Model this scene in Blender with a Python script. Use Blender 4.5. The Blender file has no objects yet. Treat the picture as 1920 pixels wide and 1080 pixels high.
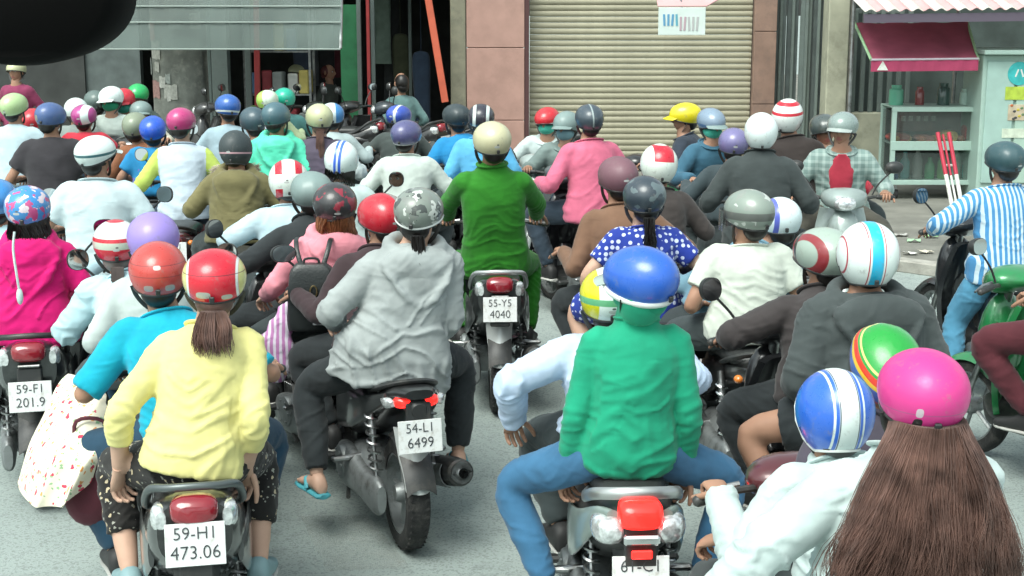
import bpy, math, random
import numpy as np
from mathutils import Vector, Matrix, Quaternion, noise as mnoise

# ------------------------------------------------------------------ camera, world, sun, exposure
FPX = 2800.0; HCAM = 2.45; PITCH = math.radians(11.5)
scene = bpy.context.scene
col = scene.collection
cam_d = bpy.data.cameras.new('camera'); cam = bpy.data.objects.new('camera', cam_d); col.objects.link(cam)
cam.location = (0, 0, HCAM); cam.rotation_euler = (math.pi / 2 - PITCH, 0, 0)
cam_d.sensor_width = 36.0; cam_d.lens = 36.0 * FPX / 1920.0
cam_d.clip_start = 0.05; cam_d.clip_end = 400
scene.camera = cam

SUN_EL = math.radians(58); SUN_AZ = math.radians(215)      # azimuth of the sun, clockwise from +Y
w = bpy.data.worlds.new('World'); scene.world = w; w.use_nodes = True
nt = w.node_tree; nt.nodes.clear()
out = nt.nodes.new('ShaderNodeOutputWorld'); bg = nt.nodes.new('ShaderNodeBackground')
sky = nt.nodes.new('ShaderNodeTexSky'); sky.sky_type = 'NISHITA'; sky.sun_disc = False
sky.sun_elevation = SUN_EL; sky.sun_rotation = SUN_AZ
sky.air_density = 1.0; sky.dust_density = 4.0; sky.ozone_density = 1.0
bg.inputs['Strength'].default_value = 0.15
hs = nt.nodes.new('ShaderNodeHueSaturation'); hs.inputs['Saturation'].default_value = 0.30      # thin overcast: a paler, greyer sky
tn = nt.nodes.new('ShaderNodeMix'); tn.data_type = 'RGBA'; tn.blend_type = 'MULTIPLY'; tn.inputs[0].default_value = 1.0; tn.inputs[7].default_value = (0.90, 1.0, 0.96, 1)
nt.links.new(sky.outputs[0], hs.inputs['Color']); nt.links.new(hs.outputs[0], tn.inputs[6]); nt.links.new(tn.outputs[2], bg.inputs[0]); nt.links.new(bg.outputs[0], out.inputs[0])
sd = bpy.data.lights.new('sun', 'SUN'); sd.energy = 1.3; sd.angle = math.radians(38); sd.color = (1.0, 0.985, 0.93)
sun = bpy.data.objects.new('sun', sd); col.objects.link(sun)
sdir = Vector((math.sin(SUN_AZ) * math.cos(SUN_EL), math.cos(SUN_AZ) * math.cos(SUN_EL), math.sin(SUN_EL)))
sun.rotation_euler = sdir.to_track_quat('Z', 'Y').to_euler(); sun.location = (0, 0, 30)
vs = scene.view_settings
vs.view_transform = 'Standard'; vs.look = 'None'; vs.gamma = 1.0; vs.use_curve_mapping = False
vs.exposure = 0.86
scene.cycles.max_bounces = 6

# ------------------------------------------------------------------ small maths
RND = random.Random(7)
def unproj(px, py, Y):
    """world point on the sight line through photo pixel (px,py) at forward distance Y"""
    u = (px - 960) / FPX; v = -(py - 540) / FPX
    d = np.array([u, math.cos(PITCH) + v * math.sin(PITCH), -math.sin(PITCH) + v * math.cos(PITCH)])
    return np.array([0, 0, HCAM]) + d * (Y / d[1])
def ground(px, py):
    u = (px - 960) / FPX; v = -(py - 540) / FPX
    d = np.array([u, math.cos(PITCH) + v * math.sin(PITCH), -math.sin(PITCH) + v * math.cos(PITCH)])
    return np.array([0, 0, HCAM]) + d * (HCAM / -d[2])
def A(*v): return np.array(v, float)
def unit(v):
    n = np.linalg.norm(v); return v / n if n > 1e-9 else A(0, 0, 1)
def s2l(c):
    return tuple(((x / 12.92) if x <= 0.04045 else ((x + 0.055) / 1.055) ** 2.4) for x in c)
def H(h, k=1.0):
    h = h.lstrip('#'); c = [int(h[i:i + 2], 16) / 255 for i in (0, 2, 4)]
    return tuple(min(x * k, 0.9) for x in s2l(c))
def rotz(a):
    c, s = math.cos(a), math.sin(a); return np.array([[c, -s, 0], [s, c, 0], [0, 0, 1.0]])
def rotx(a):
    c, s = math.cos(a), math.sin(a); return np.array([[1.0, 0, 0], [0, c, -s], [0, s, c]])
def roty(a):
    c, s = math.cos(a), math.sin(a); return np.array([[c, 0, s], [0, 1.0, 0], [-s, 0, c]])

# ------------------------------------------------------------------ mesh collector
class MB:
    def __init__(s): s.v = []; s.f = []; s.m = []; s.n = 0
    def add(s, V, F, mi=0):
        V = np.asarray(V, float); s.v.append(V)
        o = s.n; s.f += [tuple(i + o for i in f) for f in F]; s.m += [mi] * len(F); s.n += len(V); return s
    def arr(s): return np.concatenate(s.v) if s.v else np.zeros((0, 3))
    def box(s, c, size, R=None, bev=0.0, mi=0):
        x, y, z = [q / 2 for q in size]; c = np.asarray(c, float)
        if bev <= 0:
            V = A(*[(a * x, b * y, d * z) for a in (-1, 1) for b in (-1, 1) for d in (-1, 1)]).reshape(-1, 3)
            F = [(0, 1, 3, 2), (4, 6, 7, 5), (0, 4, 5, 1), (2, 3, 7, 6), (0, 2, 6, 4), (1, 5, 7, 3)]
        else:
            b = min(bev, x * .99, y * .99, z * .99); V = []; idx = {}
            for i, a in enumerate((-1, 1)):
                for j, e in enumerate((-1, 1)):
                    for k, d in enumerate((-1, 1)):
                        for ax in range(3):
                            p = [a * (x - b), e * (y - b), d * (z - b)]
                            p[ax] = (a * x, e * y, d * z)[ax]
                            idx[(i, j, k, ax)] = len(V); V.append(p)
            V = np.array(V); F = []
            g = lambda *q: idx[q]
            for i in (0, 1):
                q = [g(i, 0, 0, 0), g(i, 1, 0, 0), g(i, 1, 1, 0), g(i, 0, 1, 0)]; F.append(tuple(q if i else q[::-1]))
                q = [g(0, i, 0, 1), g(0, i, 1, 1), g(1, i, 1, 1), g(1, i, 0, 1)]; F.append(tuple(q if i else q[::-1]))
                q = [g(0, 0, i, 2), g(1, 0, i, 2), g(1, 1, i, 2), g(0, 1, i, 2)]; F.append(tuple(q if i else q[::-1]))
            for a in (0, 1):
                for b2 in (0, 1):
                    q = [g(a, b2, 0, 0), g(a, b2, 1, 0), g(a, b2, 1, 1), g(a, b2, 0, 1)]; F.append(tuple(q if a == b2 else q[::-1]))
                    q = [g(a, 0, b2, 0), g(a, 0, b2, 2), g(a, 1, b2, 2), g(a, 1, b2, 0)]; F.append(tuple(q if a == b2 else q[::-1]))
                    q = [g(0, a, b2, 1), g(1, a, b2, 1), g(1, a, b2, 2), g(0, a, b2, 2)]; F.append(tuple(q if a == b2 else q[::-1]))
            for a in (0, 1):
                for b2 in (0, 1):
                    for c2 in (0, 1):
                        q = [g(a, b2, c2, 0), g(a, b2, c2, 1), g(a, b2, c2, 2)]
                        F.append(tuple(q if (a + b2 + c2) % 2 == 1 else q[::-1]))
        if R is not None: V = V @ np.asarray(R).T
        return s.add(V + c, F, mi)
    def rings(s, R, cap=True, mi=0, closed=True):
        """R: list of (n,3) rings, joined in order"""
        n = len(R[0]); V = np.concatenate(R); F = []
        for i in range(len(R) - 1):
            for j in range(n if closed else n - 1):
                a, b = i * n + j, i * n + (j + 1) % n
                F.append((a, b, b + n, a + n))
        if cap and closed:
            F.append(tuple(range(n - 1, -1, -1))); F.append(tuple((len(R) - 1) * n + j for j in range(n)))
        return s.add(V, F, mi)
    def tube(s, P, r, seg=8, mi=0, cap=True, round_=False, ref=None):
        P = [np.asarray(p, float) for p in P]; m = len(P)
        if not isinstance(r, list): r = [r] * m
        if round_:
            d0 = unit(P[0] - P[1]); d1 = unit(P[-1] - P[-2]); r0, r1 = r[0], r[-1]
            g = lambda q: (q if not hasattr(q, '__len__') else min(q))
            sc = lambda q, k: (q * k if not hasattr(q, '__len__') else (q[0] * k, q[1] * k))
            P = [P[0] + d0 * g(r0) * k for k in (.97, .75, .4)] + P + [P[-1] + d1 * g(r1) * k for k in (.4, .75, .97)]
            r = [sc(r0, k) for k in (.2, .66, .92)] + list(r) + [sc(r1, k) for k in (.92, .66, .2)]
            m = len(P)
        T = [unit(P[min(i + 1, m - 1)] - P[max(i - 1, 0)]) for i in range(m)]
        u = np.asarray(ref, float) if ref is not None else (A(1, 0, 0) if abs(T[0][0]) < .9 else A(0, 1, 0))
        R = []; ang = np.linspace(0, 2 * math.pi, seg, endpoint=False)
        for i in range(m):
            u = unit(u - T[i] * np.dot(u, T[i])); v = np.cross(T[i], u)
            a, b = r[i] if hasattr(r[i], '__len__') else (r[i], r[i])
            R.append(P[i] + np.outer(np.cos(ang) * a, u) + np.outer(np.sin(ang) * b, v))
        return s.rings(R, cap, mi)
    def ell(s, c, r, seg=16, rg=10, R=None, mi=0):
        V = [(0, 0, -1)]; F = []
        for i in range(1, rg):
            t = -math.pi / 2 + math.pi * i / rg
            for j in range(seg):
                p = 2 * math.pi * j / seg; V.append((math.cos(t) * math.cos(p), math.cos(t) * math.sin(p), math.sin(t)))
        V.append((0, 0, 1)); V = np.array(V) * np.asarray(r, float)
        for j in range(seg):
            F.append((0, 1 + (j + 1) % seg, 1 + j)); e = 1 + (rg - 2) * seg
            F.append((len(V) - 1, e + j, e + (j + 1) % seg))
        for i in range(rg - 2):
            for j in range(seg):
                a = 1 + i * seg + j; b = 1 + i * seg + (j + 1) % seg; F.append((a, b, b + seg, a + seg))
        if R is not None: V = V @ np.asarray(R).T
        return s.add(V + np.asarray(c, float), F, mi)
    def lathe(s, prof, c=(0, 0, 0), axis='x', seg=24, mi=0, closed=False):
        """prof: (radius, along-axis) pairs"""
        R = []
        for k in range(seg):
            a = 2 * math.pi * k / seg; ca, sa = math.cos(a), math.sin(a); ring = []
            for r, h in prof:
                p = {'x': (h, r * ca, r * sa), 'y': (r * ca, h, r * sa), 'z': (r * ca, r * sa, h)}[axis]; ring.append(p)
            R.append(np.array(ring) + np.asarray(c, float))
        n = len(prof); V = np.concatenate(R); F = []
        for k in range(seg):
            k2 = (k + 1) % seg
            for j in range(n if closed else n - 1):
                j2 = (j + 1) % n; F.append((k * n + j, k * n + j2, k2 * n + j2, k2 * n + j))
        return s.add(V, F, mi)
    def loft(s, secs, seg=20, sub=4, mi=0, e=2.4, axis='y'):
        """secs: (y, xc, zc, halfwidth, halfheight) swept along Y, superellipse sections, smoothed"""
        S = np.array(secs, float); out = []
        for i in range(len(S) - 1):
            p0, p1, p2, p3 = S[max(i - 1, 0)], S[i], S[i + 1], S[min(i + 2, len(S) - 1)]
            for k in range(sub):
                t = k / sub
                out.append(.5 * (2 * p1 + (p2 - p0) * t + (2 * p0 - 5 * p1 + 4 * p2 - p3) * t * t + (3 * p1 - p0 - 3 * p2 + p3) * t ** 3))
        out.append(S[-1]); R = []; ang = np.linspace(0, 2 * math.pi, seg, endpoint=False)
        ca, sa = np.cos(ang), np.sin(ang)
        X = np.sign(ca) * np.abs(ca) ** (2 / e); Z = np.sign(sa) * np.abs(sa) ** (2 / e)
        for y, xc, zc, a, b in out:
            a = max(a, .004); b = max(b, .004)
            if axis == 'y': R.append(np.stack([xc + a * X, np.full(seg, y), zc + b * Z], 1))
            else: R.append(np.stack([xc + a * X, zc + b * Z, np.full(seg, y)], 1))
        return s.rings(R, True, mi)
    def sheet(s, G, th=.004, mi=0):
        """G: (m,n,3) grid made into a thin closed solid"""
        G = np.asarray(G, float); m, n = G.shape[:2]
        du = np.gradient(G, axis=0); dv = np.gradient(G, axis=1); N = np.cross(du, dv)
        N /= np.maximum(np.linalg.norm(N, axis=2, keepdims=True), 1e-9)
        V = np.concatenate([(G + N * th / 2).reshape(-1, 3), (G - N * th / 2).reshape(-1, 3)]); o = m * n; F = []
        for i in range(m - 1):
            for j in range(n - 1):
                a = i * n + j; F.append((a, a + n, a + n + 1, a + 1)); F.append((o + a, o + a + 1, o + a + n + 1, o + a + n))
        B = [(0, j) for j in range(n)] + [(i, n - 1) for i in range(1, m)] + [(m - 1, j) for j in range(n - 2, -1, -1)] + [(i, 0) for i in range(m - 2, 0, -1)]
        for k in range(len(B)):
            a = B[k][0] * n + B[k][1]; b = B[(k + 1) % len(B)]; b = b[0] * n + b[1]
            F.append((a, b, o + b, o + a))
        return s.add(V, F, mi)
    def mesh(s, name, smooth=None):
        me = bpy.data.meshes.new(name); me.from_pydata(s.arr().tolist(), [], s.f)
        if any(s.m): me.polygons.foreach_set('material_index', s.m)
        if smooth is not None: shade(me, smooth)
        me.update(); return me
def shade(me, ang=40):
    me.polygons.foreach_set('use_smooth', [True] * len(me.polygons))
    if ang < 179: me.set_sharp_from_angle(angle=math.radians(ang))

# ------------------------------------------------------------------ objects
def link(name, data, parent=None, mats=(), M=None):
    o = bpy.data.objects.new(name, data); col.objects.link(o)
    if data is not None:
        if len(data.materials) == 0:
            for m in mats: data.materials.append(m)
        else:
            for i, m in enumerate(mats):
                if i < len(o.material_slots):
                    o.material_slots[i].link = 'OBJECT'; o.material_slots[i].material = m
    if parent is not None: o.parent = parent
    if M is not None: o.matrix_local = Matrix(M)
    return o
def obj(name, mb, mat, parent=None, smooth=40, M=None):
    mats = mat if isinstance(mat, (list, tuple)) else (mat,)
    return link(name, mb.mesh(name, smooth), parent, mats, M)
def tag(o, label, cat, group=None):
    o['label'] = label; o['category'] = cat
    if group: o['group'] = group
    return o
def struct(o): o['kind'] = 'structure'; return o
def thing(name, label, cat, loc=(0, 0, 0), yaw=0, group=None):
    o = bpy.data.objects.new(name, None); col.objects.link(o); o.empty_display_size = .1
    o.location = loc; o.rotation_euler = (0, 0, yaw)
    return tag(o, label, cat, group)

# ------------------------------------------------------------------ materials
_mc = {}
def mat(key, rgb=(.5, .5, .5), rough=.5, metal=0.0, coat=0.0, spec=.5, var=0.0, vscale=6, bump=0.0, bscale=60, emit=0.0,
        trans=0.0, sheen=0.0, alpha=1.0, dirt=None, dscale=4, fine=None):
    if key in _mc: return _mc[key]
    m = bpy.data.materials.new(key); m.use_nodes = True; n = m.node_tree; b = n.nodes['Principled BSDF']; L = n.links
    b.inputs['Base Color'].default_value = (*rgb, 1); b.inputs['Roughness'].default_value = rough
    b.inputs['Metallic'].default_value = metal; b.inputs['Coat Weight'].default_value = coat; b.inputs['Coat Roughness'].default_value = .08
    b.inputs['Specular IOR Level'].default_value = spec; b.inputs['Transmission Weight'].default_value = trans
    b.inputs['Sheen Weight'].default_value = sheen; b.inputs['Alpha'].default_value = alpha
    if emit: b.inputs['Emission Color'].default_value = (*rgb, 1); b.inputs['Emission Strength'].default_value = emit
    tc = n.nodes.new('ShaderNodeTexCoord')
    src = None
    if var:
        t = n.nodes.new('ShaderNodeTexNoise'); t.inputs['Scale'].default_value = vscale; t.inputs['Detail'].default_value = 5
        L.new(tc.outputs['Object'], t.inputs['Vector'])
        r = n.nodes.new('ShaderNodeMapRange'); r.inputs[1].default_value = .3; r.inputs[2].default_value = .7
        r.inputs[3].default_value = 1 - var; r.inputs[4].default_value = 1 + var * .6; L.new(t.outputs[0], r.inputs[0])
        x = n.nodes.new('ShaderNodeMix'); x.data_type = 'RGBA'; x.blend_type = 'MULTIPLY'; x.inputs[0].default_value = 1
        x.inputs[6].default_value = (*rgb, 1); L.new(r.outputs[0], x.inputs[7]); src = x.outputs[2]
    if dirt:
        t = n.nodes.new('ShaderNodeTexNoise'); t.inputs['Scale'].default_value = dscale; t.inputs['Detail'].default_value = 8; t.inputs['Roughness'].default_value = .7
        L.new(tc.outputs['Object'], t.inputs['Vector'])
        r = n.nodes.new('ShaderNodeMapRange'); r.inputs[1].default_value = .5; r.inputs[2].default_value = .72; r.inputs[4].default_value = .75
        L.new(t.outputs[0], r.inputs[0])
        x = n.nodes.new('ShaderNodeMix'); x.data_type = 'RGBA'; L.new(r.outputs[0], x.inputs[0])
        if src: L.new(src, x.inputs[6])
        else: x.inputs[6].default_value = (*rgb, 1)
        x.inputs[7].default_value = (*dirt, 1); src = x.outputs[2]
    if src: L.new(src, b.inputs['Base Color'])
    if bump:
        t = n.nodes.new('ShaderNodeTexNoise'); t.inputs['Scale'].default_value = bscale; t.inputs['Detail'].default_value = 6
        L.new(tc.outputs['Object'], t.inputs['Vector'])
        u = n.nodes.new('ShaderNodeBump'); u.inputs['Strength'].default_value = bump; u.inputs['Distance'].default_value = .01
        L.new(t.outputs[0], u.inputs['Height']); L.new(u.outputs[0], b.inputs['Normal'])
    _mc[key] = m; return m

def nodes_of(key):
    m = bpy.data.materials.new(key); m.use_nodes = True; n = m.node_tree
    return m, n, n.nodes['Principled BSDF'], n.links
def mathn(n, op, a, b=None, c=None):
    q = n.nodes.new('ShaderNodeMath'); q.operation = op
    for i, v in enumerate((a, b, c)):
        if v is None: continue
        if isinstance(v, (int, float)): q.inputs[i].default_value = v
        else: n.links.new(v, q.inputs[i])
    return q.outputs[0]
def mixc(n, fac, a, b):
    x = n.nodes.new('ShaderNodeMix'); x.data_type = 'RGBA'
    for i, v in ((0, fac), (6, a), (7, b)):
        if isinstance(v, (int, float)): x.inputs[i].default_value = v
        elif isinstance(v, tuple): x.inputs[i].default_value = (*v, 1)
        else: n.links.new(v, x.inputs[i])
    return x.outputs[2]
def band(n, val, c, hw):
    """1 where |val-c|<hw, soft by 1.5 mm"""
    d = mathn(n, 'ABSOLUTE', mathn(n, 'SUBTRACT', val, c))
    r = n.nodes.new('ShaderNodeMapRange'); r.inputs[1].default_value = hw - .001; r.inputs[2].default_value = hw + .001
    r.inputs[3].default_value = 1; r.inputs[4].default_value = 0; n.links.new(d, r.inputs[0]); return r.outputs[0]

def cloth(rgb, key=None, rough=.85, pattern=None, colors=None, scale=1.0, bump=.28):
    key = key or 'cloth_%02x%02x%02x' % tuple(int(255 * c) for c in rgb) + (pattern or '')
    if key in _mc: return _mc[key]
    m, n, b, L = nodes_of(key); tc = n.nodes.new('ShaderNodeTexCoord'); O = tc.outputs['Object']
    t = n.nodes.new('ShaderNodeTexNoise'); t.inputs['Scale'].default_value = 9; t.inputs['Detail'].default_value = 6; L.new(O, t.inputs['Vector'])
    r = n.nodes.new('ShaderNodeMapRange'); r.inputs[1].default_value = .3; r.inputs[2].default_value = .7; r.inputs[3].default_value = .80; r.inputs[4].default_value = 1.10
    L.new(t.outputs[0], r.inputs[0]); base = rgb
    if pattern == 'stripes':
        sp = n.nodes.new('ShaderNodeSeparateXYZ'); L.new(O, sp.inputs[0])
        ang = n.nodes.new('ShaderNodeTexNoise'); ang.inputs['Scale'].default_value = 4; L.new(O, ang.inputs['Vector'])
        xx = mathn(n, 'ADD', sp.outputs[0], mathn(n, 'MULTIPLY', ang.outputs[0], .02))
        fr = mathn(n, 'FRACT', mathn(n, 'MULTIPLY', xx, 30 * scale))
        base = mixc(n, band(n, fr, .5, .23), rgb, colors[0])
    elif pattern == 'dots':
        v = n.nodes.new('ShaderNodeTexVoronoi'); v.inputs['Scale'].default_value = 26 * scale; v.inputs['Randomness'].default_value = .25
        L.new(O, v.inputs['Vector'])
        base = mixc(n, mathn(n, 'LESS_THAN', v.outputs['Distance'], .36), rgb, colors[0])
    elif pattern == 'floral':
        cur = rgb
        for i, c in enumerate(colors):
            v = n.nodes.new('ShaderNodeTexVoronoi'); v.inputs['Scale'].default_value = (17 + 6 * i) * scale
            mp = n.nodes.new('ShaderNodeMapping'); mp.inputs['Location'].default_value = (i * 3.1, i * 1.7, i * .9); L.new(O, mp.inputs[0])
            wp = n.nodes.new('ShaderNodeTexNoise'); wp.inputs['Scale'].default_value = 40; L.new(O, wp.inputs['Vector'])
            ad = n.nodes.new('ShaderNodeVectorMath'); ad.operation = 'MULTIPLY_ADD'; L.new(wp.outputs['Color'], ad.inputs[0]); ad.inputs[1].default_value = (.03, .03, .03); L.new(mp.outputs[0], ad.inputs[2])
            L.new(ad.outputs[0], v.inputs['Vector'])
            sel = mathn(n, 'MULTIPLY', mathn(n, 'LESS_THAN', v.outputs['Distance'], .26), mathn(n, 'LESS_THAN', n_sep(n, v.outputs['Color']), .55))
            cur = mixc(n, sel, cur, c)
        base = cur
    elif pattern == 'check':
        sp = n.nodes.new('ShaderNodeSeparateXYZ'); L.new(O, sp.inputs[0])
        f1 = band(n, mathn(n, 'FRACT', mathn(n, 'MULTIPLY', sp.outputs[0], 9 * scale)), .5, .2)
        f2 = band(n, mathn(n, 'FRACT', mathn(n, 'MULTIPLY', sp.outputs[2], 9 * scale)), .5, .2)
        base = mixc(n, mathn(n, 'MULTIPLY', mathn(n, 'ADD', f1, f2), .5), rgb, colors[0])
    x = n.nodes.new('ShaderNodeMix'); x.data_type = 'RGBA'; x.blend_type = 'MULTIPLY'; x.inputs[0].default_value = 1
    if isinstance(base, tuple): x.inputs[6].default_value = (*base, 1)
    else: L.new(base, x.inputs[6])
    L.new(r.outputs[0], x.inputs[7]); L.new(x.outputs[2], b.inputs['Base Color'])
    b.inputs['Roughness'].default_value = rough; b.inputs['Specular IOR Level'].default_value = .25
    b.inputs['Sheen Weight'].default_value = .12; b.inputs['Sheen Roughness'].default_value = .5
    # creases: stretched, warped noise, and a fine weave
    mp = n.nodes.new('ShaderNodeMapping'); mp.inputs['Scale'].default_value = (7, 7, 24); mp.inputs['Rotation'].default_value = (.3, .5, .2); L.new(O, mp.inputs[0])
    t2 = n.nodes.new('ShaderNodeTexNoise'); t2.noise_type = 'RIDGED_MULTIFRACTAL'; t2.inputs['Scale'].default_value = 1.0; t2.inputs['Detail'].default_value = 2; t2.inputs['Distortion'].default_value = .5; L.new(mp.outputs[0], t2.inputs['Vector'])
    t3 = n.nodes.new('ShaderNodeTexNoise'); t3.inputs['Scale'].default_value = 320; L.new(O, t3.inputs['Vector'])
    hsum = mathn(n, 'ADD', mathn(n, 'MULTIPLY', t2.outputs[0], .35), mathn(n, 'MULTIPLY', t3.outputs[0], .03))
    u = n.nodes.new('ShaderNodeBump'); u.inputs['Strength'].default_value = bump; u.inputs['Distance'].default_value = .03
    L.new(hsum, u.inputs['Height']); L.new(u.outputs[0], b.inputs['Normal'])
    _mc[key] = m; return m
def n_sep(n, colout):
    s = n.nodes.new('ShaderNodeSeparateColor'); n.links.new(colout, s.inputs[0]); return s.outputs[0]

def hmat(key, rgb, bands=(), rough=.22, spots=None, spotcol=None, sscale=14, coat=.6, dec=()):
    """helmet shell paint. bands: ('x'|'z'|'y', centre, halfwidth, colour, symmetric)"""
    if key in _mc: return _mc[key]
    hk = sum(ord(q) * (i + 3) for i, q in enumerate(key))
    if not dec and hk % 2 == 0: dec = [((hk % 7 - 3) * .008, -.012 + (hk % 5) * .006, .016, .006, (.5, .52, .5)), ((hk % 7 - 3) * .008 + .004, .0 + (hk % 5) * .006, .007, .004, (.12, .12, .12))]
    m, n, b, L = nodes_of(key); tc = n.nodes.new('ShaderNodeTexCoord'); O = tc.outputs['Object']
    sp = n.nodes.new('ShaderNodeSeparateXYZ'); L.new(O, sp.inputs[0]); cur = rgb
    t = n.nodes.new('ShaderNodeTexNoise'); t.inputs['Scale'].default_value = 25; t.inputs['Detail'].default_value = 8; t.inputs['Roughness'].default_value = .75; L.new(O, t.inputs['Vector'])
    if spots:
        for i, c in enumerate(spots):
            v = n.nodes.new('ShaderNodeTexNoise'); v.inputs['Scale'].default_value = sscale; v.inputs['Detail'].default_value = 2
            mp = n.nodes.new('ShaderNodeMapping'); mp.inputs['Location'].default_value = (i * 2.3, i * 4.1, i); L.new(O, mp.inputs[0]); L.new(mp.outputs[0], v.inputs['Vector'])
            cur = mixc(n, mathn(n, 'GREATER_THAN', v.outputs[0], .57), cur, c)
    for ax, c, hw, bc, *sym in bands:
        val = sp.outputs['xyz'.index(ax)]
        if sym and sym[0]: val = mathn(n, 'ABSOLUTE', val)
        cur = mixc(n, band(n, val, c, hw), cur, bc)
    for x0, z0, rx, rz, bc in dec:      # stickers on the back of the shell
        dx = mathn(n, 'MULTIPLY', mathn(n, 'SUBTRACT', sp.outputs[0], x0), 1 / rx); dz = mathn(n, 'MULTIPLY', mathn(n, 'SUBTRACT', sp.outputs[2], z0), 1 / rz)
        dd = mathn(n, 'ADD', mathn(n, 'POWER', mathn(n, 'ABSOLUTE', dx), 3), mathn(n, 'POWER', mathn(n, 'ABSOLUTE', dz), 3))
        cur = mixc(n, mathn(n, 'MULTIPLY', mathn(n, 'LESS_THAN', dd, 1.0), mathn(n, 'LESS_THAN', sp.outputs[1], -.02)), cur, bc)
    # scuffs and grime
    r = n.nodes.new('ShaderNodeMapRange'); r.inputs[1].default_value = .56; r.inputs[2].default_value = .74; r.inputs[4].default_value = .6; L.new(t.outputs[0], r.inputs[0])
    cur = mixc(n, r.outputs[0], cur, (.22, .21, .19))
    if isinstance(cur, tuple): b.inputs['Base Color'].default_value = (*cur, 1)
    else: L.new(cur, b.inputs['Base Color'])
    rr = n.nodes.new('ShaderNodeMapRange'); rr.inputs[1].default_value = .35; rr.inputs[2].default_value = .7; rr.inputs[3].default_value = rough; rr.inputs[4].default_value = min(rough + .35, 1); L.new(t.outputs[0], rr.inputs[0])
    L.new(rr.outputs[0], b.inputs['Roughness']); b.inputs['Coat Weight'].default_value = coat; b.inputs['Coat Roughness'].default_value = .12
    _mc[key] = m; return m

BLACK = mat('black_plastic', (.030, .032, .032), .45, var=.3, dirt=(.09, .085, .075), dscale=9)
RUBBER = mat('tyre_rubber', (.022, .022, .022), .8, var=.3, bump=.4, bscale=120, dirt=(.10, .095, .085), dscale=14)
CHROME = mat('chrome', (.75, .76, .76), .12, 1.0, var=.12, vscale=20)
STEEL = mat('dull_steel', (.42, .43, .43), .38, 1.0, var=.3, vscale=14, dirt=(.12, .10, .08), dscale=12)
ALU = mat('cast_aluminium', (.30, .32, .32), .5, .7, var=.25, dirt=(.06, .055, .05), dscale=11, bump=.2)
VINYL = mat('black_vinyl', (.032, .034, .034), .42, var=.3, bump=.15, bscale=200)
REDLENS = mat('red_lens', (.24, .012, .022), .12, coat=1)
REDLIT = mat('lit_red_lens', (.95, .02, .015), .15, emit=1.2)
CLEAR = mat('clear_lens', (.75, .78, .78), .08, .55, coat=1, var=.4, vscale=60)
AMBER = mat('amber_lens', (.75, .22, .03), .15, coat=1)
MIRROR = mat('mirror_glass', (.62, .66, .67), .04, 1.0)
PLATE = mat('plate_white', (.78, .80, .79), .45, var=.08, dirt=(.45, .43, .38), dscale=30)
INK = mat('plate_ink', (.05, .055, .06), .5, var=.5, vscale=60)
SKIN = [mat('skin_%d' % i, c, .55, var=.10, vscale=14, spec=.35) for i, c in enumerate([(.46, .27, .19), (.38, .21, .14), (.54, .34, .25)])]
HAIRB = mat('hair_black', (.012, .010, .009), .38, var=.3, vscale=40)
HAIRBR = mat('hair_brown', (.155, .088, .070), .5, var=.6, vscale=16)
HAIRCO = mat('hair_copper', (.22, .085, .035), .45, var=.4, vscale=30)
EYEW = mat('eye_white', (.7, .7, .68), .3); EYED = mat('eye_dark', (.01, .008, .006), .2); LIP = mat('lips', (.33, .12, .10), .5)
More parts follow.
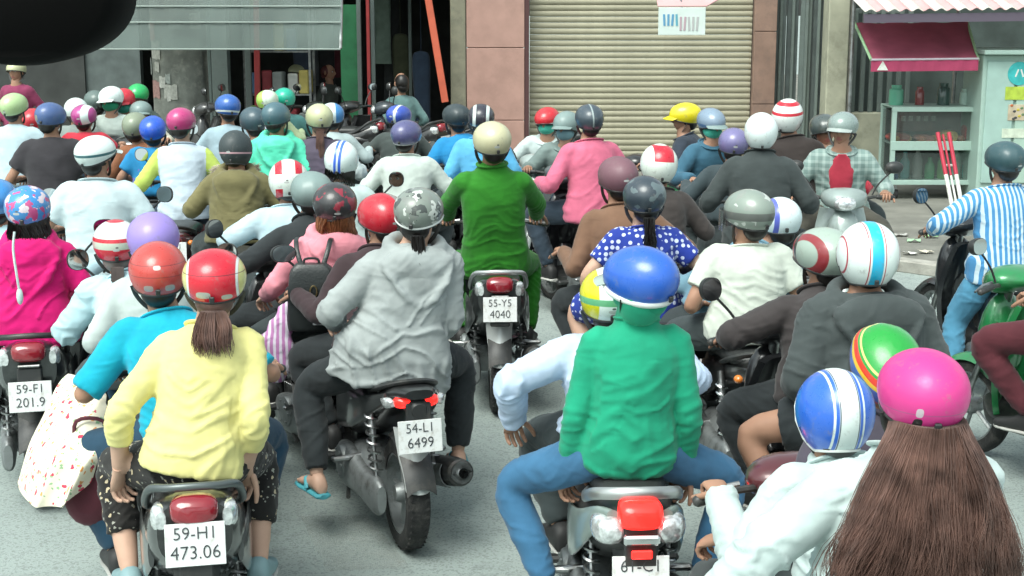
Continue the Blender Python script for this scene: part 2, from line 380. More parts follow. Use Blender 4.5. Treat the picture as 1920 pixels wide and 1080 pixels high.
# ------------------------------------------------------------------ setting materials
def asphalt():
    m, n, b, L = nodes_of('asphalt'); tc = n.nodes.new('ShaderNodeTexCoord'); O = tc.outputs['Object']
    def nz(sc, det, rg=.6):
        t = n.nodes.new('ShaderNodeTexNoise'); t.inputs['Scale'].default_value = sc; t.inputs['Detail'].default_value = det; t.inputs['Roughness'].default_value = rg; L.new(O, t.inputs['Vector']); return t.outputs[0]
    def mr(v, a, b2, c, d):
        r = n.nodes.new('ShaderNodeMapRange'); r.inputs[1].default_value = a; r.inputs[2].default_value = b2; r.inputs[3].default_value = c; r.inputs[4].default_value = d; L.new(v, r.inputs[0]); return r.outputs[0]
    c = mixc(n, mr(nz(.7, 5), .35, .65, 0, 1), (.262, .312, .296), (.318, .372, .352))
    c = mixc(n, mr(nz(90, 3), .35, .7, 0, .6), c, (.38, .43, .41))
    c = mixc(n, mr(nz(1.3, 8, .75), .56, .70, 0, .7), c, (.14, .168, .158))
    mp = n.nodes.new('ShaderNodeMapping'); mp.inputs['Scale'].default_value = (1.1, .12, 1); L.new(O, mp.inputs[0])
    t = n.nodes.new('ShaderNodeTexNoise'); t.inputs['Scale'].default_value = 3.0; t.inputs['Detail'].default_value = 4; L.new(mp.outputs[0], t.inputs['Vector'])
    c = mixc(n, mr(t.outputs[0], .5, .72, 0, .5), c, (.35, .41, .385))
    v = n.nodes.new('ShaderNodeTexVoronoi'); v.feature = 'DISTANCE_TO_EDGE'; v.inputs['Scale'].default_value = .55
    wp = n.nodes.new('ShaderNodeTexNoise'); wp.inputs['Scale'].default_value = 2.5; wp.inputs['Detail'].default_value = 5; L.new(O, wp.inputs['Vector'])
    ad = n.nodes.new('ShaderNodeVectorMath'); ad.operation = 'MULTIPLY_ADD'; L.new(wp.outputs['Color'], ad.inputs[0]); ad.inputs[1].default_value = (.8, .8, 0); L.new(O, ad.inputs[2]); L.new(ad.outputs[0], v.inputs['Vector'])
    c = mixc(n, mathn(n, 'MULTIPLY', mathn(n, 'LESS_THAN', v.outputs['Distance'], .0015), .15), c, (.05, .052, .05))
    L.new(c, b.inputs['Base Color']); b.inputs['Roughness'].default_value = .82; b.inputs['Specular IOR Level'].default_value = .3
    v2 = n.nodes.new('ShaderNodeTexVoronoi'); v2.inputs['Scale'].default_value = 110; L.new(O, v2.inputs['Vector']); c = mixc(n, mathn(n, 'MULTIPLY', mathn(n, 'LESS_THAN', n_sep(n, v2.outputs['Color']), .22), .35), c, (.09, .10, .095)); L.new(c, b.inputs['Base Color'])
    u = n.nodes.new('ShaderNodeBump'); u.inputs['Strength'].default_value = .5; u.inputs['Distance'].default_value = .006; L.new(nz(150, 4), u.inputs['Height']); L.new(u.outputs[0], b.inputs['Normal'])
    return m
ASPH = asphalt()
CONC = mat('pavement_concrete', (.20, .198, .172), .85, var=.3, vscale=3, bump=.4, bscale=70, dirt=(.11, .11, .095), dscale=1.6)
KERB = mat('kerb_concrete', (.36, .35, .31), .85, var=.25, vscale=8, bump=.4, bscale=60, dirt=(.15, .14, .12), dscale=5)
SALM = mat('salmon_cladding', (.42, .25, .205), .6, var=.12, vscale=5, dirt=(.31, .185, .15), dscale=3)
BROWN = mat('brown_plaster', (.26, .165, .125), .75, var=.2, vscale=4, dirt=(.16, .11, .09), dscale=5)
KHAKI = mat('khaki_plaster', (.22, .21, .15), .8, var=.2, vscale=6, dirt=(.11, .11, .085), dscale=4)
CREAM = mat('cream_plaster', (.47, .475, .36), .8, var=.15, vscale=5, dirt=(.26, .25, .19), dscale=4)
SHUT = mat('shutter_beige', (.345, .325, .23), .6, var=.14, vscale=5, dirt=(.26, .24, .17), dscale=2.5)
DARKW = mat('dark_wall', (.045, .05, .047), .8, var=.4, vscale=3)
GREYW = mat('grey_green_wall', (.16, .20, .185), .75, var=.2, vscale=4, dirt=(.08, .09, .085), dscale=4)
GREYD = mat('grey_steel_door', (.115, .14, .135), .5, .2, var=.25, vscale=6)
MINT = mat('mint_paint', (.36, .50, .44), .5, var=.12, vscale=6, dirt=(.28, .36, .32), dscale=6)
REDA = mat('crimson_awning_cloth', (.34, .075, .125), .8, var=.18, vscale=4, bump=.3, bscale=25)
REDP = mat('red_paint', (.42, .05, .05), .5, var=.2)
ORNG = mat('orange_red_paint', (.62, .13, .07), .5, var=.15)
GREENP = mat('green_panel_paint', (.035, .20, .085), .5, var=.25)
WHITEP = mat('white_paint', (.72, .73, .68), .5, var=.12, dirt=(.4, .38, .33), dscale=12)
GLASS = mat('case_glass', (.10, .13, .12), .03, trans=.0, alpha=.30, spec=1.0)
REFLECTION = mat('milky_reflection', (.15, .20, .18), .5, trans=0, alpha=.5, var=.35, vscale=1.2)  # veil of the windscreen reflection, put into a translucent sheet
PINKR = mat('pink_corrugated', (.62, .36, .36), .55, .0, var=.12, dirt=(.40, .26, .25), dscale=3)
PALER = mat('pale_corrugated', (.66, .62, .55), .55, .0, var=.12, dirt=(.42, .38, .33), dscale=3)
CARTIN = mat('cart_dark_red', (.20, .055, .05), .6, var=.3)

# ------------------------------------------------------------------ ground
def fx(px, Y, py=150): return unproj(px, py, Y)[0]
def fz(py, Y): return unproj(960, py, Y)[2]
b = MB(); b.add([(-90, -40, 0), (90, -40, 0), (90, 120, 0), (-90, 120, 0)], [(0, 1, 2, 3)])
struct(obj('road', b, ASPH))
mk_ = MB(); P4 = [ground(563, 968), ground(688, 966), ground(770, 1066), ground(612, 1072)]; mk_.add([(p[0], p[1], .004) for p in P4[::-1]], [(0, 1, 2, 3)])
def worn_paint():
    m, n, b, L = nodes_of('worn_marking'); tc = n.nodes.new('ShaderNodeTexCoord'); t = n.nodes.new('ShaderNodeTexNoise'); t.inputs['Scale'].default_value = 9; t.inputs['Detail'].default_value = 8; t.inputs['Roughness'].default_value = .75; L.new(tc.outputs['Object'], t.inputs['Vector'])
    r = n.nodes.new('ShaderNodeMapRange'); r.inputs[1].default_value = .35; r.inputs[2].default_value = .75; r.inputs[4].default_value = .55; L.new(t.outputs[0], r.inputs[0]); L.new(r.outputs[0], b.inputs['Alpha']); b.inputs['Base Color'].default_value = (.42, .45, .42, 1); b.inputs['Roughness'].default_value = .8; return m
struct(obj('road_marking', mk_, worn_paint(), None, None))
edge = [(-60, 15.6), (-8, 15.6), (1.6, 15.4), (2.5, 14.9), (2.95, 13.9), (3.2, 12.9), (3.7, 12.45), (5.0, 12.3), (60, 12.0)]
b = MB(); n_ = len(edge); E0 = [(x, y + .13, .10) for x, y in edge] + [(60, 40, .10), (-60, 40, .10)]
E1 = [(x, y, 0.0) for x, y, z in E0]; N_ = len(E0)
b.add(E0 + E1, [tuple(range(N_))] + [(i, i + N_, (i + 1) % N_ + N_, (i + 1) % N_) for i in range(N_)])
pav = struct(obj('pavement', b, CONC, smooth=None))
# kerb stones along the visible run
pts = []
for (x0, y0), (x1, y1) in zip(edge[:-1], edge[1:]):
    if x1 < -8 or x0 > 5.0: continue
    L_ = math.hypot(x1 - x0, y1 - y0); k = max(1, round(L_ / .8))
    for i in range(k):
        t0, t1 = i / k, (i + 1) / k
        pts.append(((x0 + (x1 - x0) * t0, y0 + (y1 - y0) * t0), (x0 + (x1 - x0) * t1, y0 + (y1 - y0) * t1)))
for i in range(9): pts.append(((5.0 + i * .8, 12.3 - i * .0044), (5.8 + i * .8, 12.2956 - i * .0044)))
for (x0, y0), (x1, y1) in pts:
    L_ = math.hypot(x1 - x0, y1 - y0); a = math.atan2(y1 - y0, x1 - x0)
    b = MB(); b.box(((x0 + x1) / 2 - math.sin(a) * .07, (y0 + y1) / 2 + math.cos(a) * .07, .052 + RND.uniform(-.004, .004)), (L_ - .012, .16, .112), rotz(a), .012)
    obj('kerb_stone', b, KERB, pav, 30)

# ------------------------------------------------------------------ dark open shop on the left
YW = 19.0
sx0, sx1 = -12.0, fx(846, YW)
shop = thing('shop_building', 'dark open shopfront with a deep unlit room behind the parked motorbikes', 'building', ((sx0 + sx1) / 2, YW, .1))
sc_ = (sx0 + sx1) / 2
def sbox(name, c, size, m, par, base, bev=.0, R=None):
    b = MB(); b.box(A(*c) - A(*base), size, R, bev); return obj(name, b, m, par, 30)
SB = (sc_, YW, .1)
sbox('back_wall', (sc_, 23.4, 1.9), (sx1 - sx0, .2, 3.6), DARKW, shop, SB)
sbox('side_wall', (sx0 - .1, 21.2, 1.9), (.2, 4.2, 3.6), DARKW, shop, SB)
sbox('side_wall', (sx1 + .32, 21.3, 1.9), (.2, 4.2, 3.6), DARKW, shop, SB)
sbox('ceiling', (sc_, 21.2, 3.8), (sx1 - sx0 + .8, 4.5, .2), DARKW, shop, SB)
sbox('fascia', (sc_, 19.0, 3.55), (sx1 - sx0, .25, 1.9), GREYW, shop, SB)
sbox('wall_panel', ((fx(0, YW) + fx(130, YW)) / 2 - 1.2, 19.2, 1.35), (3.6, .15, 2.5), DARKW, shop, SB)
sbox('wall_panel', ((fx(130, YW) + fx(255, YW)) / 2, 19.25, 1.35), (.88, .15, 2.5), GREYD, shop, SB)
sbox('wall_panel', ((fx(392, YW) + fx(424, YW)) / 2, 19.1, 1.35), (.26, .2, 2.5), GREYW, shop, SB)
def vpost(name, px0, px1, Y, z0, z1, m, label, cat, lean=0.0, d=.06):
    xa, xb = fx(px0, Y), fx(px1, Y); b = MB(); h = z1 - z0
    b.box((0, 0, h / 2), (abs(xb - xa), d, h), None, .006)
    o = obj(name, b, m, None, 30); o.location = ((xa + xb) / 2, Y, z0); o.rotation_euler = (0, lean, 0)
    return tag(o, label, cat)
vpost('shop_post', 461, 472, 18.8, .1, 2.9, GREYW, 'thin grey green post beside the shorter red post at the shop', 'post')
vpost('shop_post', 474, 484, 18.7, .1, 2.75, REDP, 'thick red post left of the goods rack in the shop', 'post', .02)
vpost('shop_post', 671, 679, 18.8, .1, 3.0, GREYW, 'pale post on the edge of the green shop panel', 'post')
vpost('shop_post', 697, 704, 18.8, .1, 3.0, GREYW, 'slim pale post right beside the short red post', 'post')
vpost('shop_post', 689, 695, 18.7, .1, 2.35, REDP, 'short red post between two pale posts', 'post')
vpost('shop_post', 767, 773, 20.0, .1, 3.2, GREYW, 'thin grey post deep in the dark shop', 'post')
vpost('leaning_plank', 828, 841, 18.55, 1.02, 2.75, ORNG, 'bright orange red plank leaning beside the khaki column', 'plank', -.155)
sbox('green_panel', ((fx(642, YW) + fx(671, YW)) / 2, 19.0, 1.2), (.22, .06, 2.0), GREENP, shop, SB)
# goods rack and boxes
rack = thing('goods_rack', 'open steel rack with hanging goods inside the dark shop', 'rack', (fx(525, 19.6), 19.6, .1))
b = MB()
for x in (-.42, .42):
    for y in (-.2, .2): b.box((x, y, 1.15), (.03, .03, 2.3))
obj('frame', b, STEEL, rack, None)
for z in (.4, .95, 1.5, 2.05):
    b = MB(); b.box((0, 0, z), (.84, .42, .02)); obj('shelf', b, STEEL, rack, None)
goodc = [('white', (.6, .62, .58)), ('yellow', (.5, .42, .12)), ('blue', (.10, .20, .34)), ('crimson', (.35, .05, .06)), ('grey', (.25, .28, .27))]
gi = 0
for z in (.51, 1.06, 1.61, 2.16):
    for k in range(5):
        nm, rgb = goodc[(k + gi) % 5]; hh = RND.uniform(.22, .38)
        if RND.random() < .2: continue
        b = MB(); b.box((0, 0, hh / 2), (.13, .2, hh), None, .012); o = obj('goods_packet', b, mat('goods_' + nm, rgb, .5, var=.2), None, 30)
        o.location = (fx(525, 19.6) - .34 + k * .17, 19.55 + RND.uniform(-.05, .05), .1 + z - .1); o.rotation_euler.z = RND.uniform(-.2, .2)
        tag(o, '%s goods packet on the %s shelf of the steel rack in the shop' % (nm, {.51: 'bottom', 1.06: 'second', 1.61: 'third', 2.16: 'top'}[z]), 'packet', 'goods packets on the rack')
    gi += 2
# wares deep in the shop: hanging clothes
for k, (px, nm, rgb, z0, z1, Y) in enumerate([(565, 'slate', (.07, .09, .13), .9, 2.1, 20.2), (590, 'grey', (.16, .17, .18), 1.1, 2.2, 20.4), (612, 'black', (.02, .02, .022), .7, 2.2, 20.3), (630, 'maroon', (.12, .03, .04), 1.2, 2.0, 20.6),
        (735, 'charcoal', (.045, .05, .05), .8, 2.6, 20.6), (752, 'olive', (.09, .10, .06), .6, 1.8, 20.4), (790, 'navy', (.02, .035, .06), .5, 1.6, 19.6), (718, 'pale green', (.2, .27, .22), 1.4, 2.5, 20.3)]):
    x = fx(px, Y); b = MB()
    secs = [(z0, 0, 0, .12, .03), (z0 + (z1 - z0) * .4, 0.01, 0, .105, .04), (z0 + (z1 - z0) * .8, 0, 0, .12, .05), (z1 - .04, 0, 0, .10, .035), (z1, 0, 0, .02, .02)]
    b.loft(secs, 14, 4, axis='z')
    b.tube([(0, 0, z1 - .01), (0, 0, z1 + .05), (0, 0, 3.7)], .004, 6)
    o = obj('hanging_garment', b, cloth(rgb, 'wares_' + nm), None, 60); o.location = (x, Y, 0)
    tag(o, 'long %s garment hanging in the dark shop' % nm, 'garment')
# khaki column and mottled pillar
sbox('column', ((fx(846, YW) + fx(875, YW)) / 2, 18.95, 1.9), (fx(875, YW) - fx(846, YW) - .004, .3, 3.6), KHAKI, shop, SB, .01)
PILL = mat('mottled_pillar', (.185, .195, .17), .85, var=.35, vscale=6, dirt=(.40, .40, .34), dscale=7, bump=.8, bscale=14)
YP = 17.9; xa, xb = fx(287, YP), fx(390, YP); b = MB(); rr = (xb - xa) / 2; R_ = []
for i in range(26):
    z = i * .16; ang = np.linspace(0, 2 * math.pi, 28, endpoint=False)
    rad = rr * (1 + .035 * np.array([mnoise.noise((2 * math.cos(t), 2 * math.sin(t), z * .8)) for t in ang]) + .012 * np.array([mnoise.noise((6 * math.cos(t), 6 * math.sin(t), z * 2)) for t in ang]))
    R_.append(np.stack([rad * np.cos(ang), rad * np.sin(ang), np.full(28, z)], 1))
b.rings(R_); o = obj('round_pillar', b, PILL, None, 60); o.location = ((xa + xb) / 2, YP, .1)
pil = thing('street_pillar', 'thick mottled grey pillar covered in peeling poster scraps', 'pillar', ((xa + xb) / 2, YP, .1))
o.location = (0, 0, 0); o.parent = pil; o.name = 'shaft'
for k in range(16):   # paper scraps pasted round the shaft
    t0 = RND.uniform(3.5, 6.0); zc = RND.uniform(1.0, 2.6); wv, hv = RND.uniform(.12, .5), RND.uniform(.08, .22)
    G = np.array([[((rr * 1.035) * math.cos(t0 + wv * (i / 5 - .5)), (rr * 1.035) * math.sin(t0 + wv * (i / 5 - .5)), zc + hv * (j / 3 - .5) + RND.uniform(-.012, .012)) for j in range(4)] for i in range(6)])
    b = MB(); b.sheet(G, .003); obj('poster_scrap', b, mat('scrap_%d' % (k % 4), [(.42, .42, .37), (.32, .35, .32), (.36, .21, .19), (.5, .5, .45)][k % 4], .8, var=.3, vscale=30), pil, 60)
vpost('pipe', 392, 397, 17.8, .1, 3.8, GREYW, 'slim drain pipe right beside the mottled pillar', 'pipe')
# windscreen reflection modelled as an added awning sheet, battens for its streaks
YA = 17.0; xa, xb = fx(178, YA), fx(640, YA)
refl = thing('windscreen_reflection', 'milky translucent sheet standing in for a windscreen reflection over the dark shopfront', 'awning', ((xa + xb) / 2, YA, fz(94, YA)))
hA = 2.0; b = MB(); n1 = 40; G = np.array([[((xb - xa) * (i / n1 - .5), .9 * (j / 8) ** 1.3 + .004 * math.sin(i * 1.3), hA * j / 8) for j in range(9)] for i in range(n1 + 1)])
b.sheet(G, .006); obj('sheet', b, REFLECTION, refl, 60)
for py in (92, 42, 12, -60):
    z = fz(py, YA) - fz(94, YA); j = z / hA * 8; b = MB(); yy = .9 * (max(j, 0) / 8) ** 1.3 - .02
    b.tube([(-(xb - xa) / 2, yy, z), ((xb - xa) / 2, yy, z)], .008, 8); obj('reflection_line', b, mat('grey_reflection_line', (.28, .33, .30), .5), refl, 40)  # added bars for the horizontal lines in the reflection
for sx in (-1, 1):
    b = MB(); b.tube([(sx * (xb - xa) / 2, 0, .02), (sx * (xb - xa) / 2, .45, 1.2), (sx * (xb - xa) / 2, 1.9, 1.75)], .018, 8); obj('bracket', b, STEEL, refl, 40)  # added arms that carry the reflection sheet

# ------------------------------------------------------------------ shuttered house
hx0, hx1 = fx(876, YW), fx(1449, YW)
house = thing('shuttered_house', 'house front with beige roller shutter between salmon clad pillars', 'building', ((hx0 + hx1) / 2, YW, .1))
HB = ((hx0 + hx1) / 2, YW, .1)
pl0, pl1 = fx(876, YW), fx(983, YW)
sbox('pillar_core', ((pl0 + pl1) / 2, 19.1, 2.6), (pl1 - pl0 - .03, .5, 5.0), BROWN, house, HB)
zj = fz(89, 18.83)          # a joint seen in the photograph
for k in range(-2, 4):
    z0 = zj + k * .9; z0c = max(z0, .1); z1 = z0 + .892
    if z1 < .15: continue
    sbox('cladding_panel', ((pl0 + pl1) / 2, 18.83, (z0c + z1) / 2), (pl1 - pl0, .05, z1 - z0c), SALM, house, HB, .006)
sbox('door_jamb', ((fx(983, YW) + fx(992, YW)) / 2, 19.02, 2.0), (.055, .4, 3.8), mat('dark_maroon_jamb', (.075, .03, .03), .6), house, HB)
pr0, pr1 = fx(1408, YW), fx(1449, YW)
for k in range(-2, 4):
    z0 = zj + .2 + k * .9; z0c = max(z0, .1); z1 = z0 + .892
    if z1 < .15: continue
    sbox('cladding_panel', ((pr0 + pr1) / 2, 18.86, (z0c + z1) / 2), (pr1 - pr0, .05, z1 - z0c), BROWN, house, HB, .005)
sbox('pillar_core', ((pr0 + pr1) / 2, 19.1, 2.6), (pr1 - pr0 - .03, .42, 5.0), BROWN, house, HB)
s0, s1 = fx(993, 19.05), fx(1407, 19.05); pitch = .0735
prof = [(0, .0), (.006, .006), (.014, .02), (.017, .036), (.014, .052), (.006, .066), (0, .0705)]
b = MB(); wv = s1 - s0
V = [(-wv / 2, -p, z) for p, z in prof] + [(-wv / 2, .012, z) for p, z in prof[::-1]]
ring0 = np.array(V); ring1 = ring0.copy(); ring1[:, 0] = wv / 2
b.rings([ring0, ring1]); slat = b.mesh('slat', 50)
sh = []
k = 0; z = .14
while z < 3.6:
    o = link('slat', slat, house, (SHUT,)); o.location = (A((s0 + s1) / 2, 19.06, z) - A(*HB)); o.location.y += RND.uniform(-.002, .002); o.rotation_euler.x = RND.uniform(-.03, .03); z += pitch
b = MB(); b.box((0, 0, 0), (wv, .05, .09), None, .008); o = obj('bottom_rail', b, STEEL, house, 30); o.location = A((s0 + s1) / 2, 19.05, .15) - A(*HB)
sbox('lintel', ((hx0 + hx1) / 2, 19.15, 4.2), (hx1 - hx0, .35, 1.3), BROWN, house, HB)
sbox('roof_slab', ((hx0 + hx1) / 2, 20.4, 5.0), (hx1 - hx0, 3.2, .2), BROWN, house, HB)
# small sign hung in front of the shutter, with its pitched rain hood
YS = 16.2; q0 = unproj(1235, 14, YS); q1 = unproj(1322, 66, YS)
sg = thing('hanging_sign', 'small white hanging shop sign with blurred blue and grey lettering under a pink hood', 'sign', ((q0[0] + q1[0]) / 2, YS, q1[2]))
sw, shh = q1[0] - q0[0], q0[2] - q1[2]
b = MB(); b.box((0, 0, shh / 2), (sw, .03, shh), None, .005); obj('board', b, mat('sign_board', (.60, .68, .64), .5, var=.08), sg, 30)
for k in range(9):   # blurred strokes of lettering, illegible in the photograph
    x = -sw * .38 + k * sw * .088; c = [(.10, .28, .45), (.10, .33, .42), (.42, .30, .34), (.40, .40, .40)][0 if k < 3 else 1 if k < 4 else 2 if k < 6 else 3]
    b = MB(); b.box((x, -.018, shh * (.55 if k < 4 else .42)), (sw * .045, .006, shh * (.42 if k < 4 else .5)), roty(.06 * ((k * 7) % 3 - 1)), .001)
    obj('letter_stroke', b, mat('sign_ink_%d' % (0 if k < 3 else 1 if k < 4 else 2 if k < 6 else 3), c, .6), sg, None)
b = MB(); zz = shh
G = np.array([[(-sw * .52 + i * sw * 1.04 / 8 + (.0 if j == 0 else (j / 4) * .42 * (i / 8)), j / 4 * .45, zz + .012 + j / 4 * .2) for j in range(5)] for i in range(9)])
b.sheet(G, .012); obj('rain_hood', b, PINKR, sg, 30)
b = MB(); b.tube([(0, .02, shh), (0, .5, shh + .3), (0, 2.75, shh + .5)], .015, 8); obj('bracket', b, STEEL, sg, 40)

# ------------------------------------------------------------------ grey doors, cream pillar, bars at the right
gx0, gx1 = fx(1450, YW), fx(1546, YW)
gate = thing('grey_folding_gate', 'grey green steel folding gate between brown pillar and cream pillar', 'gate', ((gx0 + gx1) / 2, YW, .1)); GB = ((gx0 + gx1) / 2, YW, .1)
for k in range(4):
    xw = (gx1 - gx0) / 4
    sbox('leaf', (gx0 + xw * (k + .5), 19.1 + .05 * (k % 2), 1.75), (xw - .02, .05, 3.3), GREYD if k != 2 else GREYW, gate, GB, .008)
    sbox('rib', (gx0 + xw * (k + .5), 19.05 + .05 * (k % 2), 1.75), (.04, .05, 3.2), GREYW, gate, GB, .008)
sbox('top_beam', ((gx0 + gx1) / 2, 19.2, 4.0), (gx1 - gx0, .3, 1.2), GREYD, gate, GB)
cp0, cp1 = fx(1547, 18.8), fx(1586, 18.8)
b = MB(); b.box((0, 0, 2.4), (cp1 - cp0, .35, 4.8), None, .012); o = obj('cream_pillar', b, CREAM, None, 30); o.location = ((cp0 + cp1) / 2, 18.9, .1)
tag(o, 'tall cream plaster pillar left of the barred grille', 'pillar')
g0, g1 = fx(1592, YW), fx(1690, YW)
gr = thing('barred_grille', 'row of upright grey green bars on a low cream wall', 'grille', ((g0 + g1) / 2, YW, .1)); RB = ((g0 + g1) / 2, YW, .1)
sbox('low_wall', ((g0 + g1) / 2 + .2, 19.0, .48), (g1 - g0 + .4, .22, .76), CREAM, gr, RB, .01)
for k in range(7): sbox('bar', (g0 + .05 + k * .115, 19.0, 1.5), (.06, .05, 1.28), GREYW, gr, RB, .008)
sbox('rail', ((g0 + g1) / 2, 19.06, 2.12), (g1 - g0, .05, .07), GREYW, gr, RB, .008)
sbox('back_panel', ((g0 + g1) / 2 + 1.8, 19.8, 1.9), (g1 - g0 + 4.5, .12, 3.6), mat('dark_green_back', (.055, .075, .068), .8, var=.4, vscale=3), gr, RB)
# ------------------------------------------------------------------ food stall with awning and corrugated roof
YC = 16.5
k0, k1 = fx(1671, YC, 250), fx(1850, YC, 250); kc = (k0 + k1) / 2; kw = k1 - k0
cart = thing('food_cart', 'mint green glass food cart under the crimson awning', 'cart', (kc, YC, .1))
zb = fz(342, YC) - .1; zm = fz(268, YC) - .1; zm2 = fz(283, YC) - .1; zt = fz(205, YC) - .1
def cbox(name, c, size, m, bev=.004): b = MB(); b.box(c, size, None, bev); return obj(name, b, m, cart, 30)
for sx in (-1, 1):
    for y in (0, .5): cbox('post', (sx * (kw / 2 - .025), y, (zb + zt) / 2), (.05, .05, zt - zb), MINT)
for z, hh in ((zt, .05), (zm - .03, .10), (zb, .05)):
    for y in (-.003, .503): cbox('rail', (0, y, z), (kw + .004, .052, hh), MINT)
cbox('shelf', (0, .25, zm - .02), (kw - .05, .45, .02), MINT); cbox('bottom', (0, .25, zb), (kw - .05, .45, .03), MINT)
cbox('top', (0, .25, zt + .02), (kw, .54, .015), MINT)
cbox('back', (0, .47, (zb + zt) / 2), (kw - .1, .01, zt - zb - .05), mat('cart_back', (.07, .075, .07), .6, var=.4, vscale=8))
cbox('pane', (0, .03, (zm + zt) / 2), (kw - .1, .006, zt - zm - .06), GLASS, 0)
cbox('pane', (0, .03, (zb + zm2) / 2), (kw - .1, .006, zm2 - zb - .05), GLASS, 0)
for sx in (-1, 1): cbox('side_pane', (sx * (kw / 2 - .02), .25, (zb + zt) / 2), (.006, .44, zt - zb - .06), GLASS, 0)
for sx in (-1, 1):
    for y in (.08, .42):
        b = MB(); b.lathe([(.0, -.02), (.05, -.02), (.055, 0), (.05, .02), (0, .02)], (sx * (kw / 2 - .1), y, .055), 'x', 16); obj('castor', b, RUBBER, cart, 40)
        cbox('castor_leg', (sx * (kw / 2 - .1), y, (.06 + zb) / 2 + .03), (.03, .03, zb - .06), STEEL)
foods = [(-.40, 'dark red sausage tray', (.25, .05, .04), .26, .10), (-.1, 'pinkish meat tray', (.38, .14, .12), .24, .08), (.18, 'yellow snack heap', (.55, .40, .10), .2, .13), (.40, 'crimson sauce carton', (.5, .03, .06), .12, .2)]
for x, nm, rgb, wd, hh in foods:
    b = MB(); b.loft([(-.1, 0, hh / 2, wd * .42, hh * .42), (-.05, 0, hh / 2, wd / 2, hh / 2), (.06, 0, hh / 2, wd / 2, hh / 2), (.1, 0, hh / 2, wd * .4, hh * .4)], 12, 3); o = obj('food_tray', b, mat('food_' + nm, rgb, .6, var=.35, vscale=18), None, 50)
    o.location = (kc + x * kw * .92, YC + .25, .1 + zm - .01); tag(o, nm + ' on the upper shelf of the glass food cart', 'food')
for k, (x, nm, rgb) in enumerate([(-.42, 'dark blue', (.03, .08, .2)), (-.3, 'teal', (.06, .25, .25)), (-.16, 'grey', (.25, .27, .25)), (-.02, 'bright green', (.06, .35, .14)), (.12, 'lime green', (.15, .4, .12)), (.27, 'pale green', (.3, .5, .36)), (.4, 'turquoise', (.1, .42, .36))]):
    b = MB(); hh = .24 + .06 * (k % 3); b.lathe([(0, 0), (.055, 0), (.058, .02), (.056, hh * .62), (.024, hh * .82), (.022, hh), (0, hh)], (0, 0, 0), 'z', 14); o = obj('bottle', b, mat('bottle_' + nm, rgb, .2, coat=.5), None, 40)
    o.location = (kc + x * kw * .95, YC + .22, .1 + zb + .018); tag(o, nm + ' drink bottle on the bottom shelf of the food cart', 'bottle')
cbox('menu_banner', (-.02, .40, (zm + zt) / 2 + .02), (kw - .22, .012, (zt - zm) * .62), mat('banner_maroon', (.16, .06, .055), .6, var=.5, vscale=9))
for k_ in range(5): cbox('letter_stroke', (-.30 + k_ * .085, .388, (zm + zt) / 2 + .05), (.05, .008, .06), mat('banner_letters', (.5, .48, .42), .6, var=.4, vscale=40), .002)
for k_ in range(7):
    x_ = -.44 + k_ * .148; b = MB(); b.ell((x_ * kw * .95, .16 + .05 * (k_ % 2), zm + .028), (.055, .06, .04), 12, 8); obj_ = obj('bread_roll', b, mat('bread_%d' % (k_ % 3), [(.45, .27, .10), (.5, .36, .18), (.40, .16, .10)][k_ % 3], .7, var=.3, vscale=20), None, 60); obj_.location = (kc, YC, .1)
    tag(obj_, 'bread roll %s inside the glass food cart' % ['beside the dark red sausages', 'before the dark red sausages', 'between sausages and pink meat', 'before the pink meat tray', 'beside the yellow snack heap', 'before the yellow snack heap', 'beside the crimson carton'][k_], 'bread')
# things on top of the cart
for k, (x, nm, rgb, r_, hh) in enumerate([(-.40, 'jade green round jar', (.12, .38, .26), .08, .22), (-.15, 'maroon jar', (.2, .05, .05), .05, .2), (.1, 'dark glass jar', (.05, .09, .08), .07, .24), (.33, 'pale mint jar', (.4, .55, .48), .06, .18)]):
    b = MB(); b.lathe([(0, 0), (r_, 0), (r_ * 1.03, hh * .3), (r_, hh * .75), (r_ * .7, hh * .85), (r_ * .72, hh), (0, hh)], (0, 0, 0), 'z', 16); o = obj('jar', b, mat('jar_' + nm, rgb, .25, coat=.4), None, 40)
    o.location = (kc + x * kw, YC + .28, .1 + zt + .029); tag(o, nm + ' standing on top of the glass food cart', 'jar')
# crimson awning
a0, a1 = fx(1633, YC - .3, 120), fx(1834, YC - .3, 120); zl = fz(112, YC - .3); zh = fz(44, YC + .5)
ca = thing('crimson_awning', 'crimson cloth awning with a short valance above the food cart', 'awning', ((a0 + a1) / 2, YC - .3, fz(135, YC - .3)))
zc0 = fz(135, YC - .3); aw_w = a1 - a0
G = np.array([[((i / 20 - .5) * aw_w + .12 * (j / 10) * (i / 20), .85 * j / 10, zl - zc0 + .012 * (i / 20) + (zh - zl) * j / 10 - .03 * math.sin(math.pi * j / 10) + .008 * math.sin(i * 1.1)) for j in range(11)] for i in range(21)])
b = MB(); b.sheet(G, .006); obj('canopy', b, REDA, ca, 60)
G = np.array([[((i / 30 - .5) * aw_w, -.008 + .006 * math.sin(i * 1.7), (zl - zc0) * j / 3 + .004 + .012 * (i / 30)) for j in range(4)] for i in range(31)])
b = MB(); b.sheet(G, .005); obj('valance', b, mat('crimson_valance', (.40, .05, .12), .8, var=.15, bump=.2), ca, 60)
b = MB(); b.tube([(-aw_w / 2, -.012, zl - zc0), (aw_w / 2, -.012, zl - zc0 + .012)], .012, 8); obj('front_bar', b, mat('pale_purple_bar', (.5, .45, .5), .5), ca, 40)
xl = -aw_w / 2 + .12; b = MB()   # white triangular mark on the valance
b.add([(xl - .06, -.03, .02), (xl + .06, -.03, .02), (xl, -.03, .12), (xl - .06, -.026, .02), (xl + .06, -.026, .02), (xl, -.026, .12)], [(0, 1, 2), (5, 4, 3), (0, 3, 4, 1), (1, 4, 5, 2), (2, 5, 3, 0)])
obj('triangle_mark', b, WHITEP, ca, None)
